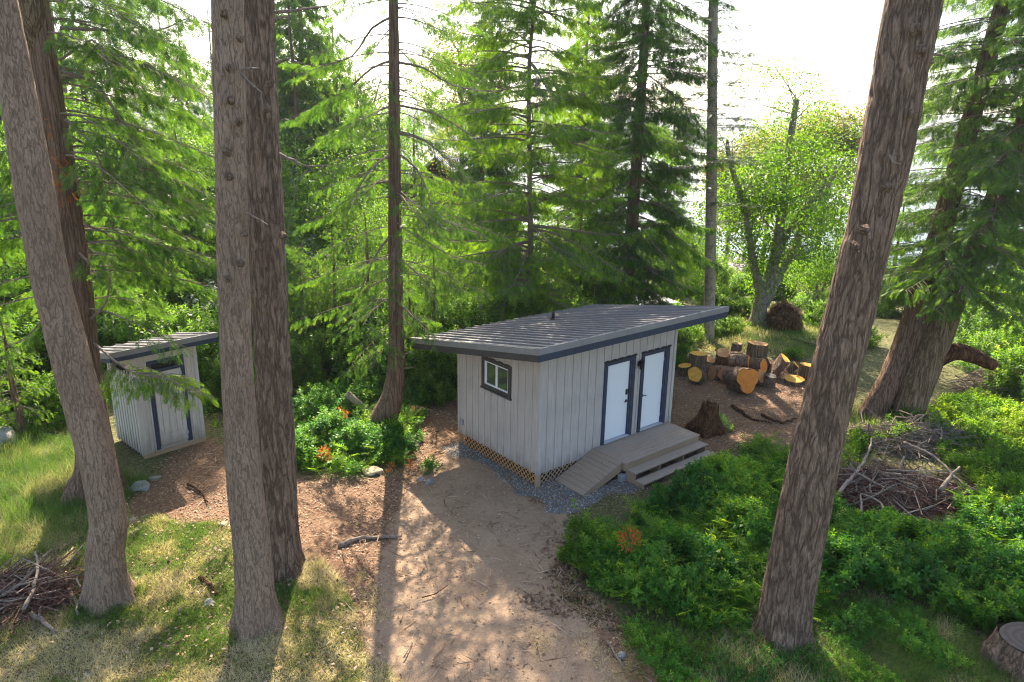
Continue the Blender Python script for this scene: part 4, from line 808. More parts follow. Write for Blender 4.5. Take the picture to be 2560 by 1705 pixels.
g='small broadleaf trees behind the slender fir'
for pr,px,s,k in ((BG,1700,36,.8),(BG,1640,42,.75),(BG,1745,44,.85),(BG,1560,46,.7)): at(pr,px,s,k,'low sunlit leafy tree beside the slender pale fir',g)
for px,s,k in ((2050,37,.95),(2130,42,.9),(1985,45,1.)): at(BG,px,s,k,'shady small leafy tree between alder and thick leaning fir','small trees by the shore')
g='tall cedars behind the shed'
for px,s,k in ((715,42,1.55),(845,44,1.5),(930,47,1.35)): at(BA,px,s,k,'tall thin-leaved tree against the sky behind the curved cedar',g)
at(CC,1225,36,.86,'tall cedar glimpsed behind and left of the lime lit cedar over the shed',None); at(CC,1440,37,.9,'tall cedar glimpsed between the lime lit and the dense dark cedar over the shed',None); at(CC,1655,44,.7,'cedar glimpsed between the dense dark cedar and the slender pale fir',None)
at(CC,905,44,.72,'cedar glimpsed through the twigs just left of the curved cedar',None); at(CB,1040,40,1.05,'young cedar glimpsed just right of the curved cedar by the cabin roof',None)
at(CC,790,34,1.,'tall cedar standing well back just left of the curved cedar','tall cedars behind the shed')
for px,s,k in ((770,31,.8),(690,38,.95),(860,38,.8)): at(CC,px,s,k,'loose hanging cedar glimpsed behind the curved cedar','tall cedars behind the shed')
for px,s,k in ((1700,40,.8),(1800,42,.8),(1860,40,.7),(1900,46,.9),(1950,42,.7)): at(SA,px,s,k,'sunlit bush on the far side of the glade','bushes beyond the glade','bush')
for px,s,k in ((715,20.5,.42),(770,22.2,.5),(850,22.8,.55),(930,23.5,.6),(1030,21.8,.45),(1090,22.6,.5),(640,22.5,.5)): at(CB,px,s,k,'small feathery cedar behind the curved cedar','small cedars behind the curved cedar')
# young cedars and pines
g='young cedars in the understorey'
for pr,px,s,k in ((CB,20,22,.75),(CB,330,25,.8),(CB,740,24,.62),(CB,1060,29,.72),(CB,830,36,1.),(CB,1200,33,.9),(CB,1440,27,.6),(CB,490,29,.9)): at(pr,px,s,k,'young cedar with feathery sprays in the understorey',g)
for px,s,k in ((60,17.5,.95),(-10,18.5,1.1),(130,21.5,.95),(700,21.8,1.),(880,23.2,.9),(1040,22.2,.8),(805,23.5,1.1)): at(CA,px,s,k,'low cedar sapling among the bushes','cedar saplings')
g='blue-green young pines'
for px,s,k in ((560,23.5,.9),(600,22,.8),(505,23.,.8),(775,25.5,1.25),(1385,29.5,1.5),(1345,30.5,1.2),(690,25,1.)): at(FB,px,s,k,'small pale blue-green pine among the bushes',g)
# madrone tops and tall dark broadleaf
t=empty('madrone_tree',pos(1150,40),'tall dark-leaved broadleaf tree rising left of the dense cedar into the open sky','tree'); broad(t,14.5,2.3,M['madrone'],M['greybark'],170,70,.14,.78,.2,1,51,.4)
t=empty('madrone_tree',pos(2035,46),'round orange-tinged madrone crown against the white sky beside the thick leaning fir','tree'); broad(t,11.4,2.6,M['madrone'],M['greybark'],170,90,.2,.78,.18,1,52,.45)
t=empty('madrone_tree',pos(1905,50),'small round madrone crown just left of the broken-topped stem','tree'); broad(t,10.4,2.5,M['madrone'],M['greybark'],160,90,.2,.78,.18,1,53,.45)
t=empty('madrone_tree',pos(1815,54),'low round madrone crown right behind the slender pale fir','tree'); broad(t,9.4,2.7,M['madrone'],M['greybark'],160,90,.2,.78,.18,1,54,.45)
# T8 many-stemmed alder with broken top
b=Gt(1897,812); s8=float(st(b)[0]); off=np.array([*b]); mk=lambda L_:[(*(HP(x,y,s8+q)-off),.8*w_/2/FPX*float((HP(x,y,s8)-CAM)@fw)) for x,y,w_,q in L_]
root=empty('alder_tree',b,'many-stemmed leafy alder with one bare broken-off stem, standing behind the log pile','tree')
paths=[mk([(1893,822,50,0),(1905,745,40,0),(1925,690,36,0),(1945,600,30,0),(1962,450,25,0),(1978,330,21,0),(1992,248,17,0)]),
 mk([(1903,735,26,0),(1882,650,22,-.1),(1868,560,19,-.3),(1838,450,16,-.4),(1820,380,14,-.4),(1818,350,8,-.4)]),
 mk([(1925,690,26,0),(1965,590,20,.2),(2030,500,17,.5),(2090,430,12,.8)]),mk([(1910,760,26,0),(1975,640,24,.6),(2010,560,22,1.),(2050,500,18,1.3),(2110,400,10,1.5)])]
broad(root,10.0,3.5,M['lime'],M['greybark'],300,90,.14,.55,.2,1,55,.38,paths=paths,lump=.6)
s_=Scat(); n=2600; pi=rng.integers(0,2,n); pp=[catm(p_,.1) for p_ in paths[:2]]; L_=np.array([list(pp[a][rng.integers(0,int(len(pp[a])*(.62 if a else .5)))][:3]) for a in pi])+rng.normal(size=(n,3))*[.24,.24,.2]; s_.put(LF[0],LF[1],frames(rng.normal(size=(n,3))+[0,0,-.4],rng.normal(size=(n,3))+[*(-FH*.8),.5],.11*(.6+.7*rng.random(n))),L_,rng.random(n)*.8); s_.build('ivy',M['green'],root)
stubs(root,np.array([*off,0]),s8,[[(1990,250,0),(1984,236,.05),(1972,226,.1),(1962,222,.1)]],M['deadwood'],.03)
rb=empty('root_ball',Gt(1955,815),'shaggy brown upturned root ball beside the ivy-clad alder','stump'); s_=Scat(); n=900; d=rsph(n); d[:,2]=np.abs(d[:,2]); P=d*np.array([.62,.5,.95]); s_.put(FRN[1][0],FRN[1][1],frames(nrm(d+np.array([0,0,-.9])+rng.normal(size=(n,3))*.5),rsph(n),.35*(.6+.6*rng.random(n))),P,rng.random(n)*.6); s_.build('roots',M['litter'],rb)
d=[(0,0,-.1,.7),(0,0,.5,.6),(0,0,.9,.35),(0,0,1.05,.1)]; trunkmesh('root_mass',d,M['rot'],rb,k=20,step=.15,lump=.3)
# bushes: as individual things
def bush(px,py,h,r,label,cat='bush',group=None,fm='green',n=900,seed=0,ss=.28,name='leafy_bush',tint0=0):
    p=Gt(px,py); o=empty(name,p,label,cat,group); shrub(o,h,r,M[fm],n,.07,seed,ss=ss,tint0=tint0); return o
g='leafy bushes of the thicket'
lab1='leafy bush in the thicket behind the curved cedar'
for i,(px,s,k) in enumerate(((660,20.,.7),(730,21,.75),(800,21.5,.8),(870,22.5,.85),(940,22.,.8),(1000,23.,.95),(1060,22.3,.95),(1110,21.3,.9),(1160,23.5,1.1),(1090,24,1.),(960,26,1.1),(1030,26,1.2),(1240,25,1.15),(1340,24,1.1),(1450,24.5,1.05),(1520,26,1.))): at(SA,px,s,k,lab1,g,'bush')
lab2='leafy bush beside or behind the outhouse'
for i,(px,s,k) in enumerate(((-40,20,1.1),(60,20.5,1.1),(150,22.5,1.2),(240,21.8,1.05),(300,23,1.2),(390,22.6,1.1),(470,22,1.05),(540,21,1.),(600,20.3,.8),(20,25,1.4),(200,26,1.4),(350,27,1.4),(480,26,1.4),(620,24,1.2),(160,18.7,.6),(-60,23,1.2))): at(SA,px,s,k,lab2,g,'bush')
lab3='low sunlit leafy bush beyond the log pile'
for i,(px,s,k) in enumerate(((1700,27.5,.62),(1740,28.6,.66),(1800,29.3,.66),(1690,30,.8),(1660,28.5,.7),(1850,33,.6),(1790,34,.9),(2010,33,.8),(2080,31,.8),(2130,28,.7),(1700,25.6,.36),(1705,24.2,.3),(1980,25.6,.3))): at(SB,px,s,k,lab3,'low bushes beyond the log pile','bush')
for px,s,k in ((2380,33,1.2),(2460,29,1.),(2540,27,1.),(2600,24,1.),(2480,24,.7),(2560,21.5,.8),(2420,38,1.3),(2270,36,1.1),(2540,33,1.3)): at(SA,px,s,k,'shady leafy bush behind the leaning cedars','bushes at the right edge','bush')
for i,(px,py,h,r,lb) in enumerate(((775,1050,.75,.75,'leafy salal bush nearest the rear trunk of the close pair'),(850,1020,.7,.8,'leafy salal bush left of the curved cedar foot, behind the orange-leaved sprig'),(800,1120,.7,.75,'leafy salal bush with rust-orange sprig, in front of the fallen pale post'),(900,1130,.65,.75,'leafy salal bush right in front of the curved cedar foot'),(975,1120,.6,.6,'leafy salal bush edging the dirt right of the curved cedar foot'),(745,1150,.6,.55,'low salal bush touching the rear trunk at the dirt edge'),(900,1000,.8,.8,'tall salal bush behind the curved cedar foot'),(1030,1010,.6,.5,'leafy bush beside the small cut log left of the shed'))): bush(px,py,h,r,lb,group='salal bushes round the curved cedar',fm='salal',n=1000,seed=60+i,ss=.22,name='salal_bush',tint0=.15)
bush(1075,1180,.28,.2,'single small leafy sprout alone on the dirt near two stones','plant',fm='salal',n=70,seed=71,ss=.16,name='small_plant')
bush(1460,1400,.75,.5,'pale reddish-stemmed huckleberry bush at the left tip of the right thicket','bush',fm='green',n=420,seed=72,ss=.2,name='huckleberry_bush',tint0=.1)
bush(1800,1075,.35,.28,'tiny bright leafed plant beside the rotten stump','plant',fm='salal',n=110,seed=73,ss=.16,name='small_plant',tint0=.3)
# ---------------------------------------------------------------- ground cover and thickets (uncountable)
def scatter(poly,n):
    P=np.array(poly); lo,hi=P.min(0),P.max(0); out=[]
    A=(hi-lo).prod(); q=lo+(hi-lo)*rng.random((int(n*4),2)); q=q[inpoly(q[:,0]+(vn(v3(q[:,0],q[:,1]),1.2)-.5)*.9,q[:,1]+(vn(v3(q[:,0],q[:,1]),1.2,9)-.5)*.9,poly)]; return q[:n]
def thicket(name,px,n,hmin,hmax,fm,ss=.24,tint0=0,holes=.3,skip=None):
    poly=gpoly(px); q=scatter(poly,n); x,y=q[:,0],q[:,1]; hh=hmin+(hmax-hmin)*vn(v3(x,y),1.1,3)*1.3; e=vn(v3(x,y),2.4,6)
    hh=hh*(.55+.45*sm(.25,.5,e)); keep=e>holes*.8; x,y,hh=x[keep],y[keep],hh[keep]; m=len(x)
    dep=rng.random(m)**2.2*.75; z=H(x,y)+hh*(1-dep)-ss*.7; P=np.stack([x,y,np.maximum(z,H(x,y)-.03)],-1)
    gx=(vn(v3(x+.15,y),1.1,3)-vn(v3(x-.15,y),1.1,3)); gy=(vn(v3(x,y+.15),1.1,3)-vn(v3(x,y-.15),1.1,3))
    ax=nrm(np.stack([-gx*2,-gy*2,np.ones(m)],-1)+rng.normal(size=(m,3))*.38); tmp=nrm(np.cross(ax,rng.normal(size=(m,3)))); F_=np.stack([tmp,np.cross(ax,tmp),ax],-1)*(ss*(.6+.8*rng.random(m)))[:,None,None]
    tn=np.clip(.38+tint0+rng.normal(0,.19,m)+.9*(vn(v3(x,y),1.4,8)-.5),0,1); w_=rng.integers(0,3,m); s_=Scat()
    for j,T_ in enumerate(SP): k=w_==j; s_.put(T_[0],T_[1],F_[k],P[k],tn[k])
    o=s_.build(name,M[fm]); tag(o,kind='stuff'); return o,poly
def lb(o,l,c): o['label']=l; o['category']=c
RT=[(1440,1420),(1510,1340),(1590,1290),(1680,1265),(1760,1225),(1830,1170),(1850,1110),(1900,1120),(2000,1180),(2060,1260),(2180,1330),(2330,1330),(2470,1290),(2620,1300),(2620,1620),(2440,1560),(2300,1500),(2150,1520),(2030,1560),(1900,1590),(1740,1600),(1600,1560),(1500,1480),(1440,1440)]
o,pRT=thicket('salal_thicket',RT,14500,.12,.75,'salal',.24,.1); lb(o,'dense dark green salal thicket filling the right foreground round the thick leaning trunk','thicket')
o,_=thicket('salal_thicket',[(2090,1190),(2160,1080),(2300,1050),(2420,980),(2620,980),(2620,1330),(2420,1260),(2320,1120),(2200,1130)],5200,.2,.6,'green',.2,.18,.2); lb(o,'bright sunlit low thicket right of the brush pile','thicket')
o,_=thicket('fern_patch',[(-60,960),(80,930),(200,960),(230,1040),(120,1090),(-60,1080)],1500,.2,.5,'green',.22,.0,.2); lb(o,'dark ground plants at the left edge behind the grey boulder','ground cover')
o,_=thicket('ground_ivy',[(1540,1575),(1700,1600),(1900,1600),(2080,1560),(2300,1520),(2420,1580),(2450,1720),(2250,1800),(1700,1800),(1560,1660)],3600,.04,.25,'salal',.14,.2,.38); lb(o,'patchy low leafy plants mixed with grass below the thick leaning trunk','ground cover')
o,_=thicket('ground_ivy',[(500,900),(640,900),(660,1090),(590,1080),(520,1060)],700,.05,.3,'green',.17,.15,.3); lb(o,'low bright plants right of the outhouse wall','ground cover')
def ferns(px,n,sz,fm,label,tint0=.1):
    q=scatter(gpoly(px),n); x,y=q[:,0],q[:,1]; m=len(x); k=5; idx=np.repeat(np.arange(m),k); a=rng.random(m*k)*6.28; e=.5+.5*rng.random(m*k); ax=np.stack([np.cos(a)*np.cos(e),np.sin(a)*np.cos(e),np.sin(e)],-1); P=np.stack([x[idx],y[idx],H(x,y)[idx]+.02+.35*rng.random(m)[idx]],-1); s_=Scat()
    tn=np.clip(.5+tint0+rng.normal(0,.15,m*k),0,1); s_.put(FR[1][0],FR[1][1],frames(ax,np.array([0,0,1.])+rng.normal(size=(m*k,3))*.2,sz*(.6+.6*rng.random(m*k))),P,tn); o=s_.build('ferns',M[fm]); tag(o,label,'ferns',kind='stuff')
ferns(RT,420,.45,'green','feathery fern fronds poking through the dark right foreground thicket')
ferns([(700,960),(1010,960),(1040,1170),(900,1200),(740,1190)],150,.4,'green','fern fronds among the salal bushes round the curved cedar foot')
o,_=thicket('ground_ivy',[(742,1180),(740,960),(1000,950),(1040,1080),(1025,1170),(900,1195)],2600,.1,.55,'salal',.2,.3,.3); lb(o,'sunlit low leafy cover between the salal bushes round the curved cedar','ground cover')
o,_=thicket('huckleberry_scrub',RT,2600,.3,.85,'green',.17,.3,.5); lb(o,'lighter small-leaved scrub rising through the dark salal in the right foreground','thicket')
# grass
BL=[]
for bend in (.25,.5,.8):
    V=[];t=[0,.35,.7,1.]; wd=[.5,.42,.26,.0]
    for a_,w_ in zip(t,wd): V+= [(-w_*.05,bend*a_*a_*.8,a_*(1-bend*.35*a_)),(w_*.05,bend*a_*a_*.8,a_*(1-bend*.35*a_))]
    BL.append((np.array(V),np.array([(0,1,3,2),(2,3,5,4),(4,5,7,6)])))
dirt_ok=lambda x,y:(soft(DIRT,x,y)<.5)
def grass(name,poly,n,h,tint_fn,label,width=1.,flat=0.3,dens_fn=None,keepdirt=True,cat='grass'):
    q=scatter(poly,n); x,y=q[:,0],q[:,1]
    if keepdirt: k=dirt_ok(x,y)|(rng.random(len(x))<.03); x,y=x[k],y[k]
    if dens_fn is not None: k=rng.random(len(x))<dens_fn(x,y); x,y=x[k],y[k]
    m=len(x); c=vn(v3(x,y),2.2,4); hh=h*(.5+.8*rng.random(m))*(.55+.9*c)
    a=rng.random(m)*6.28; lean=rng.normal(size=(m,2))*flat; ax=nrm(np.stack([lean[:,0],lean[:,1],np.ones(m)],-1)); f=np.stack([np.cos(a),np.sin(a),np.zeros(m)],-1); s1=nrm(np.cross(f,ax)); f=np.cross(ax,s1)
    Mx=np.stack([s1*(.11*width/np.maximum(hh,.05)*hh)[:,None]*1.,f*hh[:,None],ax*hh[:,None]],-1)
    P=np.stack([x,y,H(x,y)-.01],-1); tn=np.clip(tint_fn(x,y)+rng.normal(0,.13,m),0,1); w_=rng.integers(0,3,m); s_=Scat()
    for j,T_ in enumerate(BL): k=w_==j; s_.put(T_[0],T_[1],Mx[k],P[k],tn[k])
    o=s_.build(name,M['grass']); tag(o,label,cat,kind='stuff'); return o
dry=lambda lo,hi:(lambda x,y:lo+(hi-lo)*sm(.3,.7,vn(v3(x,y),.9,12)*.6+vn(v3(x,y),3.1,2)*.4))
LG=gpoly([(-60,1850),(-60,1440),(150,1330),(300,1300),(420,1300),(600,1310),(800,1400),(900,1500),(980,1640),(1020,1850)])
grass('short_grass',LG,100000,.12,dry(.2,1.),'short grass, part green part straw-dry, across the lower left foreground',1.3,.8)
grass('short_grass',LG,15000,.24,dry(.05,.5),'taller green tufts among the short grass of the lower left foreground',.9,.45,lambda x,y:sm(.54,.66,vn(v3(x,y),1.3,31)))
grass('tall_grass',gpoly([(-60,1460),(-60,1080),(60,1060),(200,1090),(260,1180),(400,1200),(360,1290),(230,1330),(100,1400)]),24000,.34,dry(.0,.5),'tall green grass at the left edge behind the leaning trunk',1.,.4)
grass('tall_grass',gpoly([(1520,1850),(1500,1650),(1640,1590),(1900,1590),(2100,1530),(2330,1500),(2480,1600),(2640,1560),(2640,1850)]),26000,.26,dry(.05,.7),'long green grass below the thick leaning trunk',1.,.5)
grass('tall_grass',gpoly([(1640,860),(1700,790),(1860,760),(2060,770),(2140,830),(2120,1000),(2040,930),(1990,890),(1800,880)]),15000,.3,dry(.0,.6),'bright grass of the glade beyond the log pile',2.,.4,keepdirt=False)
grass('tall_grass',gpoly([(2080,1000),(2250,1050),(2420,980),(2640,900),(2640,1050),(2350,1120),(2120,1180)]),9000,.3,dry(.1,.7),'sunlit grass round the foot of the two leaning cedars',1.8,.4,keepdirt=False)
grass('dry_grass',gpoly([(820,1850),(800,1500),(900,1420),(1000,1600),(1060,1850)]),9000,.09,dry(.5,1.),'thin dry grass fringe at the left of the sandy path',1.,.8,lambda x,y:sm(.4,.6,vn(v3(x,y),1.7,5)),False)
grass('dry_grass',gpoly([(1330,1400),(1450,1470),(1560,1600),(1700,1850),(1420,1850),(1400,1600)]),7000,.1,dry(.3,1.),'thin dry grass fringe at the right of the sandy path',1.,.8,lambda x,y:sm(.45,.62,vn(v3(x,y),1.7,8)),False)
for (px_,py_),nm_ in (((272,1500),'left leaning trunk'),((642,1560),'front middle trunk'),((708,1425),'rear middle trunk'),((1958,1595),'thick right trunk')):
    c_=Gt(px_,py_); pl=[(c_[0]+.75*math.cos(a),c_[1]+.75*math.sin(a)) for a in np.arange(0,6.28,.4)]; grass('grass_tufts',pl,1300,.24,dry(.1,.9),'grass tufts and weeds round the foot of the '+nm_,1.,.5,lambda x,y:sm(.35,.6,vn(v3(x,y),3.,5)),False)
# leaf litter, chips and twigs on the dirt
def litter(name,poly,n,sz,label,lo=.0,hi=1.,flat=.25):
    q=scatter(poly,n); x,y=q[:,0],q[:,1]; k=((vn(v3(x,y),1.3,17)+rng.random(len(x))*.5)>.6)&((soft(PACK,x,y)<.5)|(rng.random(len(x))<.3)); x,y=x[k],y[k]
    ins=((x>-.05)&(x<4.8)&(y>-.05)&(y<3.3)); x,y=x[~ins],y[~ins]; m=len(x)
    nn=nrm(rng.normal(size=(m,3))*flat+np.array([0,0,1.])); ax=nrm(np.cross(nn,rng.normal(size=(m,3)))); s_=Scat(); s_.put(LFs[0],LFs[1],frames(ax,nn,sz*(.4+1.*rng.random(m)**2)),np.stack([x,y,H(x,y)+.012],-1),lo+(hi-lo)*rng.random(m)); o=s_.build(name,M['litter']); tag(o,label,'leaf litter',kind='stuff')
litter('leaf_litter',DIRT,52000,.055,'fallen leaves and wood chips littering the brown dirt',.15,1.)
litter('leaf_litter',gpoly([(1290,1500),(1340,1360),(1420,1300),(1520,1290),(1480,1480),(1560,1620)]),5000,.09,'grey-brown leaf litter heaped along the edge of the right thicket',.0,.7,.5)
def glitter(poly,n,sz,lab):
    q=scatter(poly,n); x,y=q[:,0],q[:,1]; m=len(x); nn=nrm(rng.normal(size=(m,3))*.4+np.array([0,0,1.])); ax=nrm(np.cross(nn,rng.normal(size=(m,3)))); s_=Scat(); s_.put(LFs[0],LFs[1],frames(ax,nn,sz*(.4+rng.random(m)**2)),np.stack([x,y,H(x,y)+.05],-1),rng.random(m)); tag(s_.build('leaf_litter',M['litter']),lab,'leaf litter',kind='stuff')
glitter(LG,3500,.07,'brown fallen leaves caught in the short grass of the lower left')
s_=Scat(); q=scatter(DIRT,3600); x,y=q[:,0],q[:,1]; m=len(x); a=rng.random(m)*6.28; TW=(np.array([(0,-.02,0),(.5,-.02,.04),(1,0,0),(.5,.02,.04)]),np.array([(0,1,2,3)])); s_.put(TW[0],TW[1],frames(np.stack([np.cos(a),np.sin(a),rng.normal(size=m)*.08],-1),np.stack([rng.normal(size=m)*.5,rng.normal(size=m)*.5,np.ones(m)],-1),.28*(.3+rng.random(m)**2*1.6)),np.stack([x,y,H(x,y)+.02],-1),rng.random(m)); tag(s_.build('twig_litter',M['litter']),'thin dry twigs strewn over the dirt','twigs',kind='stuff')
n=2600; cx=rng.uniform(RX0+.2,RX1-.2,14); cy=rng.uniform(RY0+.3,RY1-.2,14); cx[:5]=2.6+rng.random(5)*1.2; cy[:5]=2.2+rng.random(5)*1.2; ci=rng.integers(0,14,n); x=np.clip(cx[ci]+rng.normal(0,.28,n),RX0+.1,RX1-.1); y=np.clip(cy[ci]+rng.normal(0,.22,n),RY0+.1,RY1-.1); a=rng.random(n)*6.28
s_=Scat(); s_.put(TW[0]*np.array([1,.5,.3]),TW[1],frames(np.stack([np.cos(a),np.sin(a),rng.normal(size=n)*.05],-1),np.tile([0,rs,1.],(n,1)),.09*(.4+rng.random(n))),np.stack([x,y,ZF-(y-RY0)*rs+.004],-1),.35+.5*rng.random(n)); tag(s_.build('fallen_needles',M['litter']),'tan fallen needles and twigs in patches on the long shed roof','fallen needles',kind='stuff')
# gravel and beach cobbles
def stoneT(seed):
    r_=random.Random(seed); b=bmesh.new(); bmesh.ops.create_icosphere(b,subdivisions=1,radius=.5); V=np.array([v.co for v in b.verts]); F=np.array([[v.index for v in f.verts] for f in b.faces]); b.free(); V=V*np.array([1,.75,.55])*(1+.25*(np.array([r_.random() for _ in V])-.5))[:,None]; return V,F
ST=[stoneT(i) for i in range(3)]
def stones(name,x,y,sz,m_,label,cat):
    n=len(x); s_=Scat(); w_=rng.integers(0,3,n); F_=frames(np.concatenate([rng.normal(size=(n,2)),rng.normal(size=(n,1))*.2],1),np.concatenate([rng.normal(size=(n,2))*.3,np.ones((n,1))],1),sz); P=np.stack([x,y,H(x,y)+.0],-1); P[:,2]+=sz*.1
    tn=rng.random(n)
    for j,T_ in enumerate(ST): k=w_==j; s_.put(T_[0],T_[1],F_[k],P[k],tn[k])
    tag(s_.build(name,m_),label,cat,kind='stuff')
q=np.stack([rng.uniform(-.7,2.7,22000),rng.uniform(-1.9,3.5,22000)],-1); gk=gravelmask(q[:,0],q[:,1])>.25+rng.random(len(q)); ins=((q[:,0]>.0)&(q[:,0]<4.8)&(q[:,1]>.0)); q=q[gk&~ins]; stones('gravel',q[:,0],q[:,1],.02+.03*rng.random(len(q))**2,M['gravel'],'grey crushed gravel strip round the foot of the long shed','gravel')
q=scatter(DIRT,1500); stones('pebbles',q[:,0],q[:,1],.015+.05*rng.random(len(q))**4,M['rock_t'],'small pebbles scattered over the dirt','pebbles')
ss_=rng.uniform(36,84,60000); tt_=rng.uniform(4,62,60000); p=CAM[:2]+ss_[:,None]*FH+tt_[:,None]*RH; qc=qcoord(p[:,0],p[:,1]); k=(qc>56+4*vn(v3(p[:,0],p[:,1]),.3))&(qc<93); p=p[k][:26000]; stones('beach_cobbles',p[:,0],p[:,1],.15+.45*rng.random(len(p))**3,M['cobble'],'pale pinkish grey cobbles of the beach beyond the trees','beach')
# ---------------------------------------------------------------- rocks
def rock(px,py,sz,label,m_='rock',sink=.25,seed=0,name='rock'):
    p=Gt(px,py); b=bmesh.new(); bmesh.ops.create_icosphere(b,subdivisions=4,radius=.5)
    for v in b.verts:
        c=np.array(v.co); f=1+.7*(vn(c*2.6,1.,seed)-.5)+.25*(vn(c*7,1.,seed+5)-.5); v.co=Vector(c*f*np.array(sz)); v.co.z=max(v.co.z,-sz[2]*.3)
    me=bpy.data.meshes.new(name); b.to_mesh(me); b.free(); me.polygons.foreach_set('use_smooth',[True]*len(me.polygons)); me.materials.append(M[m_]); o=bpy.data.objects.new(name,me); col.objects.link(o); o.location=(p[0],p[1],p[2]+sz[2]*(.5-sink)); o.rotation_euler=(0,0,seed*1.3); tag(o,label,'rock')
rock(8,1112,(.8,.6,.6),'large pale grey boulder at the left edge of the photo',seed=1,name='boulder')
rock(352,1222,(.45,.35,.2),'flat grey rock half sunk in grass in front of the outhouse',seed=2)
rock(388,1198,(.25,.2,.08),'smaller flat stone in the grass, behind the half sunk grey rock',seed=12)
rock(1072,1208,(.24,.18,.16),'pale stone on the dirt, right one of two beside the single small sprout',seed=3); rock(1052,1202,(.2,.16,.14),'pale stone on the dirt, left one of two beside the single small sprout',seed=4)
rock(886,1178,(.2,.17,.16),'square tan stone below the salal bushes, left of the curved cedar',m_='rock_t',seed=5)
rock(525,1512,(.2,.16,.13),'white stone in the short grass between the left leaning and middle trunks',seed=6); rock(1553,1645,(.15,.13,.12),'white stone at the right edge of the sandy path, bottom of photo',seed=7)
rock(560,1315,(.18,.15,.12),'tan stone on the dirt just left of the front middle trunk',m_='rock_t',seed=8); rock(930,1182,(.5,.35,.16),'low brown flat rock at the dirt edge in front of the curved cedar',m_='rock_t',seed=9)
rock(2052,640,(2.2,1.6,1.6),'dark round boulder on the shoreline seen between alder and thick leaning fir',seed=10,name='boulder'); rock(1030,1075,(.22,.18,.15),'small tan stone behind the sprout near the small cut log',m_='rock_t',seed=11)
rock(333,1303,(.14,.12,.1),'small tan stone at the grass edge right of the left leaning trunk',m_='rock_t',seed=13)
# ---------------------------------------------------------------- logs
def log(px,py,dia,ln,axis,label,face='cut',bk='cedarbark_tan',lift=0.,lobes=None,seed=0,s_off=0.,split=False,roll=0.):
    """axis: unit-ish direction (right, toward camera, up) of the cut face"""
    p=Gt(px,py); a=np.array([*(RH*axis[0]-FH*axis[1]),axis[2]]); a/=np.linalg.norm(a); r=dia/2
    o=empty('log_round',(p[0],p[1],p[2]),label,'log',LOGG); ref=np.array([0,0,1.]) if abs(a[2])<.8 else np.array([*(-FH),0.]); u=nrm(np.cross(ref,a)); v=np.cross(a,u)
    k=36; th=np.arange(k)*2*math.pi/k; rad=r*(1+.07*np.sin(th*2+seed)+.04*np.sin(th*5+seed*2)+.03*np.sin(th*9+seed))
    if lobes: rad=r*(.7+.36*np.abs(np.sin(th*lobes/2+seed))**.7)
    if split: rad=np.where(np.cos(th+roll)>.1,r*.1/np.maximum(np.cos(th+roll),.1),rad)
    cz=(r*(1-abs(a[2]))+abs(a[2])*ln/2)*.96 if abs(a[2])<.85 else ln/2
    c=np.array([0,0,cz+lift]); n=9; V=[]; b0=c-a*ln/2
    for i in range(n):
        f=i/(n-1); rr=rad*(1+.05*(vn(np.stack([np.cos(th)*3,np.sin(th)*3,np.full(k,f*2+seed)],-1),1.)-.5)); V.append(b0+a*ln*f+u[None]*(np.cos(th)*rr)[:,None]+v[None]*(np.sin(th)*rr)[:,None])
    ix=np.arange(n*k).reshape(n,k); F=np.stack([ix[:-1],np.roll(ix[:-1],-1,1),np.roll(ix[1:],-1,1),ix[1:]],-1).reshape(-1,4)
    mesh('bark',np.vstack(V),F,M[bk],o,smooth=True)
    for e,sg in ((n-1,1),(0,-1)):
        ring=V[e]; ctr=b0+a*ln*(e/(n-1)); pts=[(p_-ctr)*.97+a*sg*.008 for p_ in ring]; q=mesh('cut_face',np.array([np.zeros(3)+a*sg*.008]+pts),[(0,1+i,1+(i+1)%k) if sg>0 else (0,1+(i+1)%k,1+i) for i in range(k)],M[face],o,loc=ctr)
    return o
LOGG='cut log rounds in the pile'
U=(0.05,.0,1)
log(1741,932,.58,.5,U,'upright yellow-topped log round at the left end of the pile, above the tilted one','cut_y',seed=1,lift=.2)
log(1712,938,.42,.36,(-.2,.1,1),'low upright log round at the far left end of the pile, half hidden','cut_y',seed=2)
log(1742,956,.5,.5,(-.55,.72,.42),'tilted log with round yellow face towards the camera, front left of the pile','cut_y',seed=3)
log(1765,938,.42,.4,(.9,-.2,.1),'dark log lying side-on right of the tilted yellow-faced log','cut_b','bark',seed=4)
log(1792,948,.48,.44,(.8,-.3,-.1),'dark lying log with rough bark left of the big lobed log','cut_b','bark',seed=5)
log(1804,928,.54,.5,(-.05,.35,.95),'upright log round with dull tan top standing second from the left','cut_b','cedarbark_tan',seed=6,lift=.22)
log(1838,902,.36,.36,U,'small upright round at the back of the pile between two larger ones','cut_b','bark',seed=7,lift=.3)
log(1888,918,.66,.55,U,'largest upright log round with tan top at the back of the pile','cut_b','cedarbark_tan',seed=8,lift=.34)
log(1842,950,.5,.62,(.88,.42,.1),'dark log lying across the pile with oval orange face to the right','cut','bark',lift=.42,seed=9)
log(1836,938,.36,.4,(.9,.2,.05),'dark curved piece of log on top of the pile behind the oval orange face','cut_b','bark',lift=.5,seed=14)
log(1887,952,.5,.5,(.66,.7,.15),'log with oval orange face right of the lobed one, leaning in the pile','cut','bark',lift=.3,seed=10)
log(1847,976,.84,.8,(.3,.9,.22),'big log with three-lobed orange face at the front of the pile','cut','bark',lobes=3,seed=.9)
log(1923,966,.38,.38,(.02,.1,1),'small upright grey barked round at the front right of the pile','cut_g','bark',seed=11)
log(1936,945,.6,.72,(.45,.2,.85),'blocky split log with grey bark standing at the right end of the pile','cut_y','bark',split=True,seed=12,lift=.1)
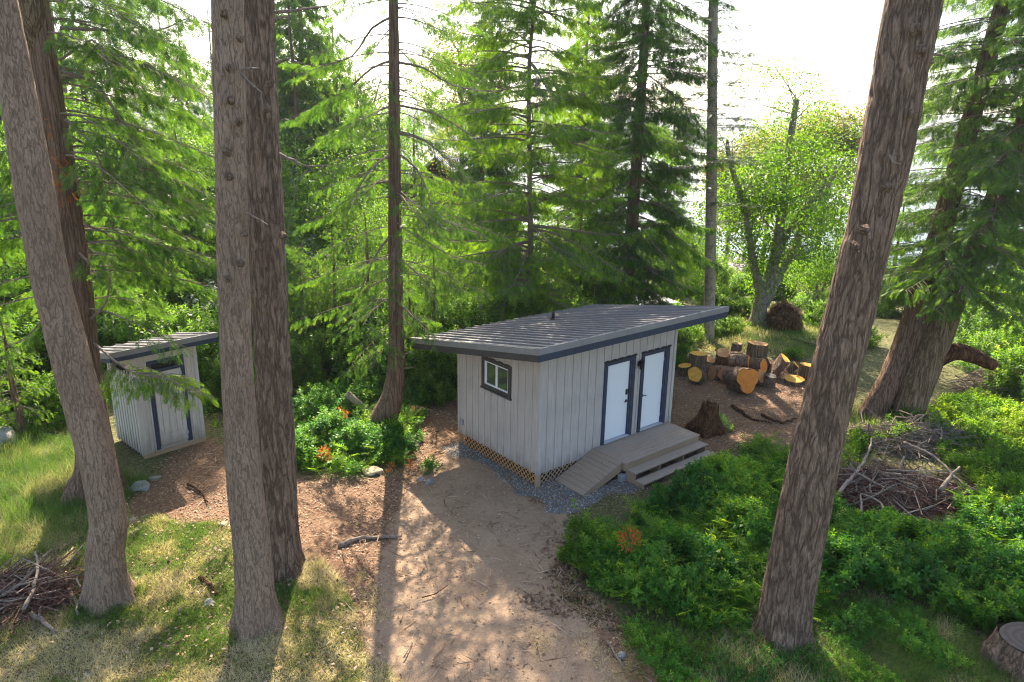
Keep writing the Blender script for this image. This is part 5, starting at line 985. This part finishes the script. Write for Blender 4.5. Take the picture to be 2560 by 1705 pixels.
log(1815,952,.5,.5,(-.3,.7,.1),'shadowed log at the bottom of the pile under the dull tan-topped upright','cut_b','bark',seed=21)
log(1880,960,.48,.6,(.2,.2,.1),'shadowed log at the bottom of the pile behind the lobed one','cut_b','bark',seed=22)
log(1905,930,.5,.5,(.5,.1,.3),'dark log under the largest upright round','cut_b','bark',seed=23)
log(1770,925,.44,.4,(.1,.2,1),'brown upright round behind the dark side-on log','cut_b','cedarbark_tan',seed=24)
LOGG=None
for o_ in (log(1980,928,.3,.34,(.5,.3,.6),'small pale split log right of the pile','cut_y','cedarbark_tan',split=True,seed=13),
 log(2014,948,.5,.42,U,'upright bright-topped round alone right of the pile by the leaning trunk','cut_y','cedarbark_tan',seed=15,lift=.1),
 log(1985,958,.62,.16,(-.1,.1,1),'flat pale slab of wood lying right of the pile','cut_y','cedarbark_tan',seed=16),
 log(1047,1046,.36,.4,(-.75,.5,.3),'single short cut log lying on dirt left of the long shed','cut_y','cedarbark_tan',seed=17),
 log(905,1050,.2,1.1,(-.75,.1,.8),'whitish fallen post leaning in the salal at the curved cedar foot','cut_g','palebark',seed=18)): 
    if o_.get('group') is not None: del o_['group']
# stumps
p=Gt(1768,1075); o=empty('rotten_stump',p,'dark red rotten tree stump right of the deck','stump'); trunkmesh('trunk',[(0,0,-.1,.42),(0,0,.15,.34),(.02,0,.5,.27),(.03,0,.75,.22),(.03,0,.8,.1)],M['rot'],o,k=48,step=.05,flare=.5,fh=.25,lump=.35,ridge=.05,seed=3)
b=MB(); 
for i in range(26): a=rng.random()*6.28; r_=.1+.16*rng.random(); b.tube([(r_*math.cos(a),r_*math.sin(a),.5),(r_*math.cos(a)*1.1,r_*math.sin(a)*1.1,.72+.22*rng.random())],[.035,.006],5,nz=.4)
b.build('splinters',M['rot'],o)
p=Gt(2570,1665); o=empty('tree_stump',p,'old grey sawn stump at the lower right corner','stump'); trunkmesh('trunk',[(0,0,-.1,.5),(0,0,.1,.47),(0,0,.45,.44),(0,0,.46,.44)],M['bark_thick'],o,k=64,step=.05,flare=.25,fh=.2,lump=.12,ridge=.03,seed=5)
k=40; th=np.arange(k)*2*math.pi/k; mesh('cut_face',np.array([(0,0,.0)]+[(.45*(1+.05*math.sin(3*a+1))*math.cos(a),.45*(1+.05*math.sin(3*a+1))*math.sin(a),0) for a in th]),[(0,1+i,1+(i+1)%k) for i in range(k)],M['cut_g'],o,loc=(0,0,.475))
# brush piles
def brush(name,px,py,rx,ry,h,n,m_,label,seed,rot=0.,L0=.9):
    p=Gt(px,py); o=empty(name,p,label,'brush pile'); tb=MB(); 
    for i in range(n):
        a=rng.random()*6.28; r_=rng.random()**.6; c=np.array([rx*r_*math.cos(a),ry*r_*math.sin(a),0]); c[:2]=c[0]*RH-c[1]*FH; c[2]=h*(1-r_*r_)*rng.random()+.03
        az=rng.random()*6.28; el=rng.normal()*.28; l=L0*(.3+rng.random()**2*1.3); d=np.array([math.cos(az)*math.cos(el),math.sin(az)*math.cos(el),math.sin(el)]); w=rng.normal(size=3)*.12*l; P=[c-d*l/2,c+w*.5,c+d*l/2+w*.2]; P=[np.array([q[0],q[1],max(q[2],.01)]) for q in P]; r2=.005+.02*rng.random()**3; tb.tube(P,[r2,r2*.8,r2*.3],4,cap=False)
        if rng.random()<.5:
            e=P[1]; tb.tube([e,e+(d+rng.normal(size=3)*.6)*l*.3],[r2*.6,.002],3,cap=False)
    q=tb.build('twigs',M[m_],o); q['kind']='stuff'; tb=MB()
    for i in range(n//16):
        a=rng.random()*6.28; r_=rng.random()**.6*.9; c=np.array([rx*r_*math.cos(a),ry*r_*math.sin(a),0]); c[:2]=c[0]*RH-c[1]*FH; c[2]=h*(1-r_*r_)*(.6+.7*rng.random())+.05
        az=rng.random()*6.28; el=rng.normal()*.35; l=L0*(.5+rng.random()*1.1); d=np.array([math.cos(az)*math.cos(el),math.sin(az)*math.cos(el),math.sin(el)]); w=rng.normal(size=3)*.08*l; P=[c-d*l/2,c+w,c+d*l/2]; P=[np.array([q_[0],q_[1],max(q_[2],.02)]) for q_ in P]; r2=.009+.018*rng.random()**2; tb.tube(P,[r2,r2*.9,r2*.5],5,nz=.2)
    q=tb.build('branches',M['deadwood' if m_=='reddead' else 'twig'],o); q['kind']='stuff'; return o
brush('brush_pile',2235,1235,1.75,1.05,.36,1800,'reddead','dark tangled heap of dead twigs and cut branches in the right thicket',1)
brush('brush_pile',2290,1110,1.9,1.,.55,1100,'deadwood','pale dry heap of bleached twigs at the foot of the leaning cedars',2)
brush('brush_pile',50,1495,.95,.6,.3,750,'reddead','pile of grey dead branches on the left edge beside the leaning trunk',3,L0=1.1)
brush('brush_pile',2075,975,.7,.5,.25,350,'deadwood','small heap of dry prunings right of the cut logs',4,L0=.6)
brush('brush_pile',2510,985,1.5,1.,.9,500,'deadwood','loose bare grey twigs under the cedar at the right edge',5,L0=1.3)
def stick(pts,r,label,m_='deadwood',name='fallen_branch',group=None,lift=.05):
    P=[]
    for q in pts:
        x,y=q[:2]; z=q[2] if len(q)>2 else 0.; g_=Gt(x,y) if z==0 else Gt(x,y,z); P.append(g_+np.array([0,0,z+lift]))
    c=P[0].copy(); P=catm(np.hstack([np.array(P)-c,np.zeros((len(P),1))]),.12)[:,:3]; P[1:-1]+=rng.normal(size=P[1:-1].shape)*r*.22; b=MB(); b.tube(P,np.linspace(r,r*.45,len(P)),8,nz=.25)
    o=b.build(name,M[m_],loc=c,smooth=True); tag(o,label,'branch',group); return o
g='cut branches on the dark brush heap'
stick([(2090,1240,.3),(2140,1185,.45),(2172,1130,.6),(2178,1100,.7)],.045,'thick grey cut branch slanting up at the left of the dark brush heap',group=g)
stick([(2120,1315,.2),(2260,1290,.45),(2330,1270,.5)],.022,'long thin pale branch lying level across the dark brush heap',group=g)
stick([(2350,1230,.4),(2380,1190,.6),(2398,1172,.7)],.05,'short thick stub of branch pointing up at the right of the dark brush heap',group=g)
stick([(2218,1315,.3),(2200,1262,.4),(2152,1240,.45)],.04,'reddish-ended cut branch pointing at the camera on the dark brush heap',group=g)
stick([(2260,1110,.5),(2340,1150,.5),(2400,1210,.4),(2440,1230,.3)],.04,'bleached curved branch running down the pale twig heap',group=g)
stick([(2215,1180,.5),(2300,1182,.5),(2400,1180,.4)],.022,'straight pale stick lying between the dark and the pale brush heaps',group=g)
stick([(2290,1320,.1),(2350,1322,.15),(2400,1300,.2)],.045,'short brown log end sticking out low right of the dark brush heap',group=g)
stick([(2150,1300,.1),(2152,1260,.3),(2150,1240,.35)],.035,'upright brown cut stick in the left part of the dark brush heap',group=g)
g='large branches on the left brush pile'
stick([(60,1530,.2),(85,1480,.3),(95,1420,.4),(88,1385,.4)],.035,'bent grey branch on top of the left brush pile',group=g); stick([(0,1500,.2),(60,1460,.3),(110,1400,.3),(130,1380,.2)],.03,'long grey branch crossing the left brush pile',group=g)
stick([(80,1540,.05),(120,1570,.05),(140,1590,.0)],.05,'thick brown branch butt at the front of the left brush pile',group=g); stick([(175,1480,.05),(190,1510,.05),(196,1545,.0)],.04,'grey broken branch between left brush pile and leaning trunk',group=g)
stick([(848,1370),(890,1352),(950,1348),(1005,1345)],.05,'bleached driftwood-like branch lying across the dirt path')
stick([(500,1450),(530,1470),(545,1495)],.04,'reddish curved branch in the short grass left of the front middle trunk','rot'); stick([(1055,1500),(1090,1490),(1120,1468)],.012,'thin dark twig curved on the sunny path','rot')
stick([(1905,1040),(1950,1060),(1990,1050)],.05,'dark root-like branch on the dirt below the log pile','rot'); stick([(1830,1018),(1880,1050),(1930,1062)],.06,'dark fallen branch in the dirt between stump and log pile','rot')
stick([(1520,1610),(1535,1640),(1560,1675)],.02,'thin dead branch right of the sandy path by the white stone'); stick([(1010,1650),(1025,1620),(1032,1600)],.012,'thin stick lying in the short grass at the bottom of the path')
stick([(2100,880),(2060,870),(1990,850),(1960,842)],.05,'pale fallen branch in the glade beyond the log pile'); stick([(470,1215),(505,1235),(520,1260)],.035,'dark exposed root on the dirt in front of the outhouse','rot')
# rust-orange dead sprigs
def rust(px,py,z,r,n,label):
    p=Gt(px,py,z); o=empty('dead_sprig',p+np.array([0,0,z]),label,'plant'); s_=Scat(); d=rsph(n); P=d*r*(rng.random((n,1))**.4)*np.array([1,1,1.1]); s_.put(LF[0],LF[1],frames(nrm(d+rng.normal(size=(n,3))*.6+[0,0,.3]),rsph(n),.075*(.6+.7*rng.random(n))),P,rng.random(n)); s_.build('leaves',M['rust'],o); MB().tube([(0,0,-z),(0,0,0),(.02,.02,r*.8)],[.008,.006,.003],5).build('stem',M['twig'],o)
rust(1575,1350,.8,.2,170,'rust-orange dead-leaved sprig in the dark thicket at the right of the path'); rust(812,1135,.55,.15,120,'bright orange dead sprig in the salal in front of the pale post')
rust(855,1035,.7,.16,90,'orange dead sprig behind the pale post, left of curved cedar'); rust(1010,1075,.3,.12,60,'orange-leaved sprig at the dirt edge right of the curved cedar'); rust(1025,1160,.12,.09,40,'low orange sprig on the dirt beside the small sprout')
rust(975,1165,.3,.1,50,'dull orange sprig low in the salal, shaded by curved cedar'); rust(1860,965,.05,.08,25,'tiny orange leaves on dirt left of the big lobed log')
for l_,q in SEQ.items():
    if len(q)>1:
        q.sort(key=lambda a:a[0])
        for i,(_,o_) in enumerate(q): o_['label']=l_+', '+('leftmost' if i==0 else 'rightmost' if i==len(q)-1 else ORDW[i]+' from the left')
# ---------------------------------------------------------------- haze
if HAZE:
    q=bpy.data.materials.new('haze_air'); q.use_nodes=True; nt=q.node_tree; nt.nodes.clear(); o_=nt.nodes.new('ShaderNodeOutputMaterial'); v_=nt.nodes.new('ShaderNodeVolumePrincipled'); v_.inputs['Color'].default_value=(.86,.9,1,1); v_.inputs['Density'].default_value=HAZE; v_.inputs['Anisotropy'].default_value=.35; nt.links.new(v_.outputs[0],o_.inputs[1])
    c=W2(3000,0); b=MB().box(-3600,4200,-4500,4500,-16,74); hz=b.build('haze',q); hz.location=(c[0],c[1],0); hz.rotation_euler=(0,0,YAW); tag(hz,kind='stuff')
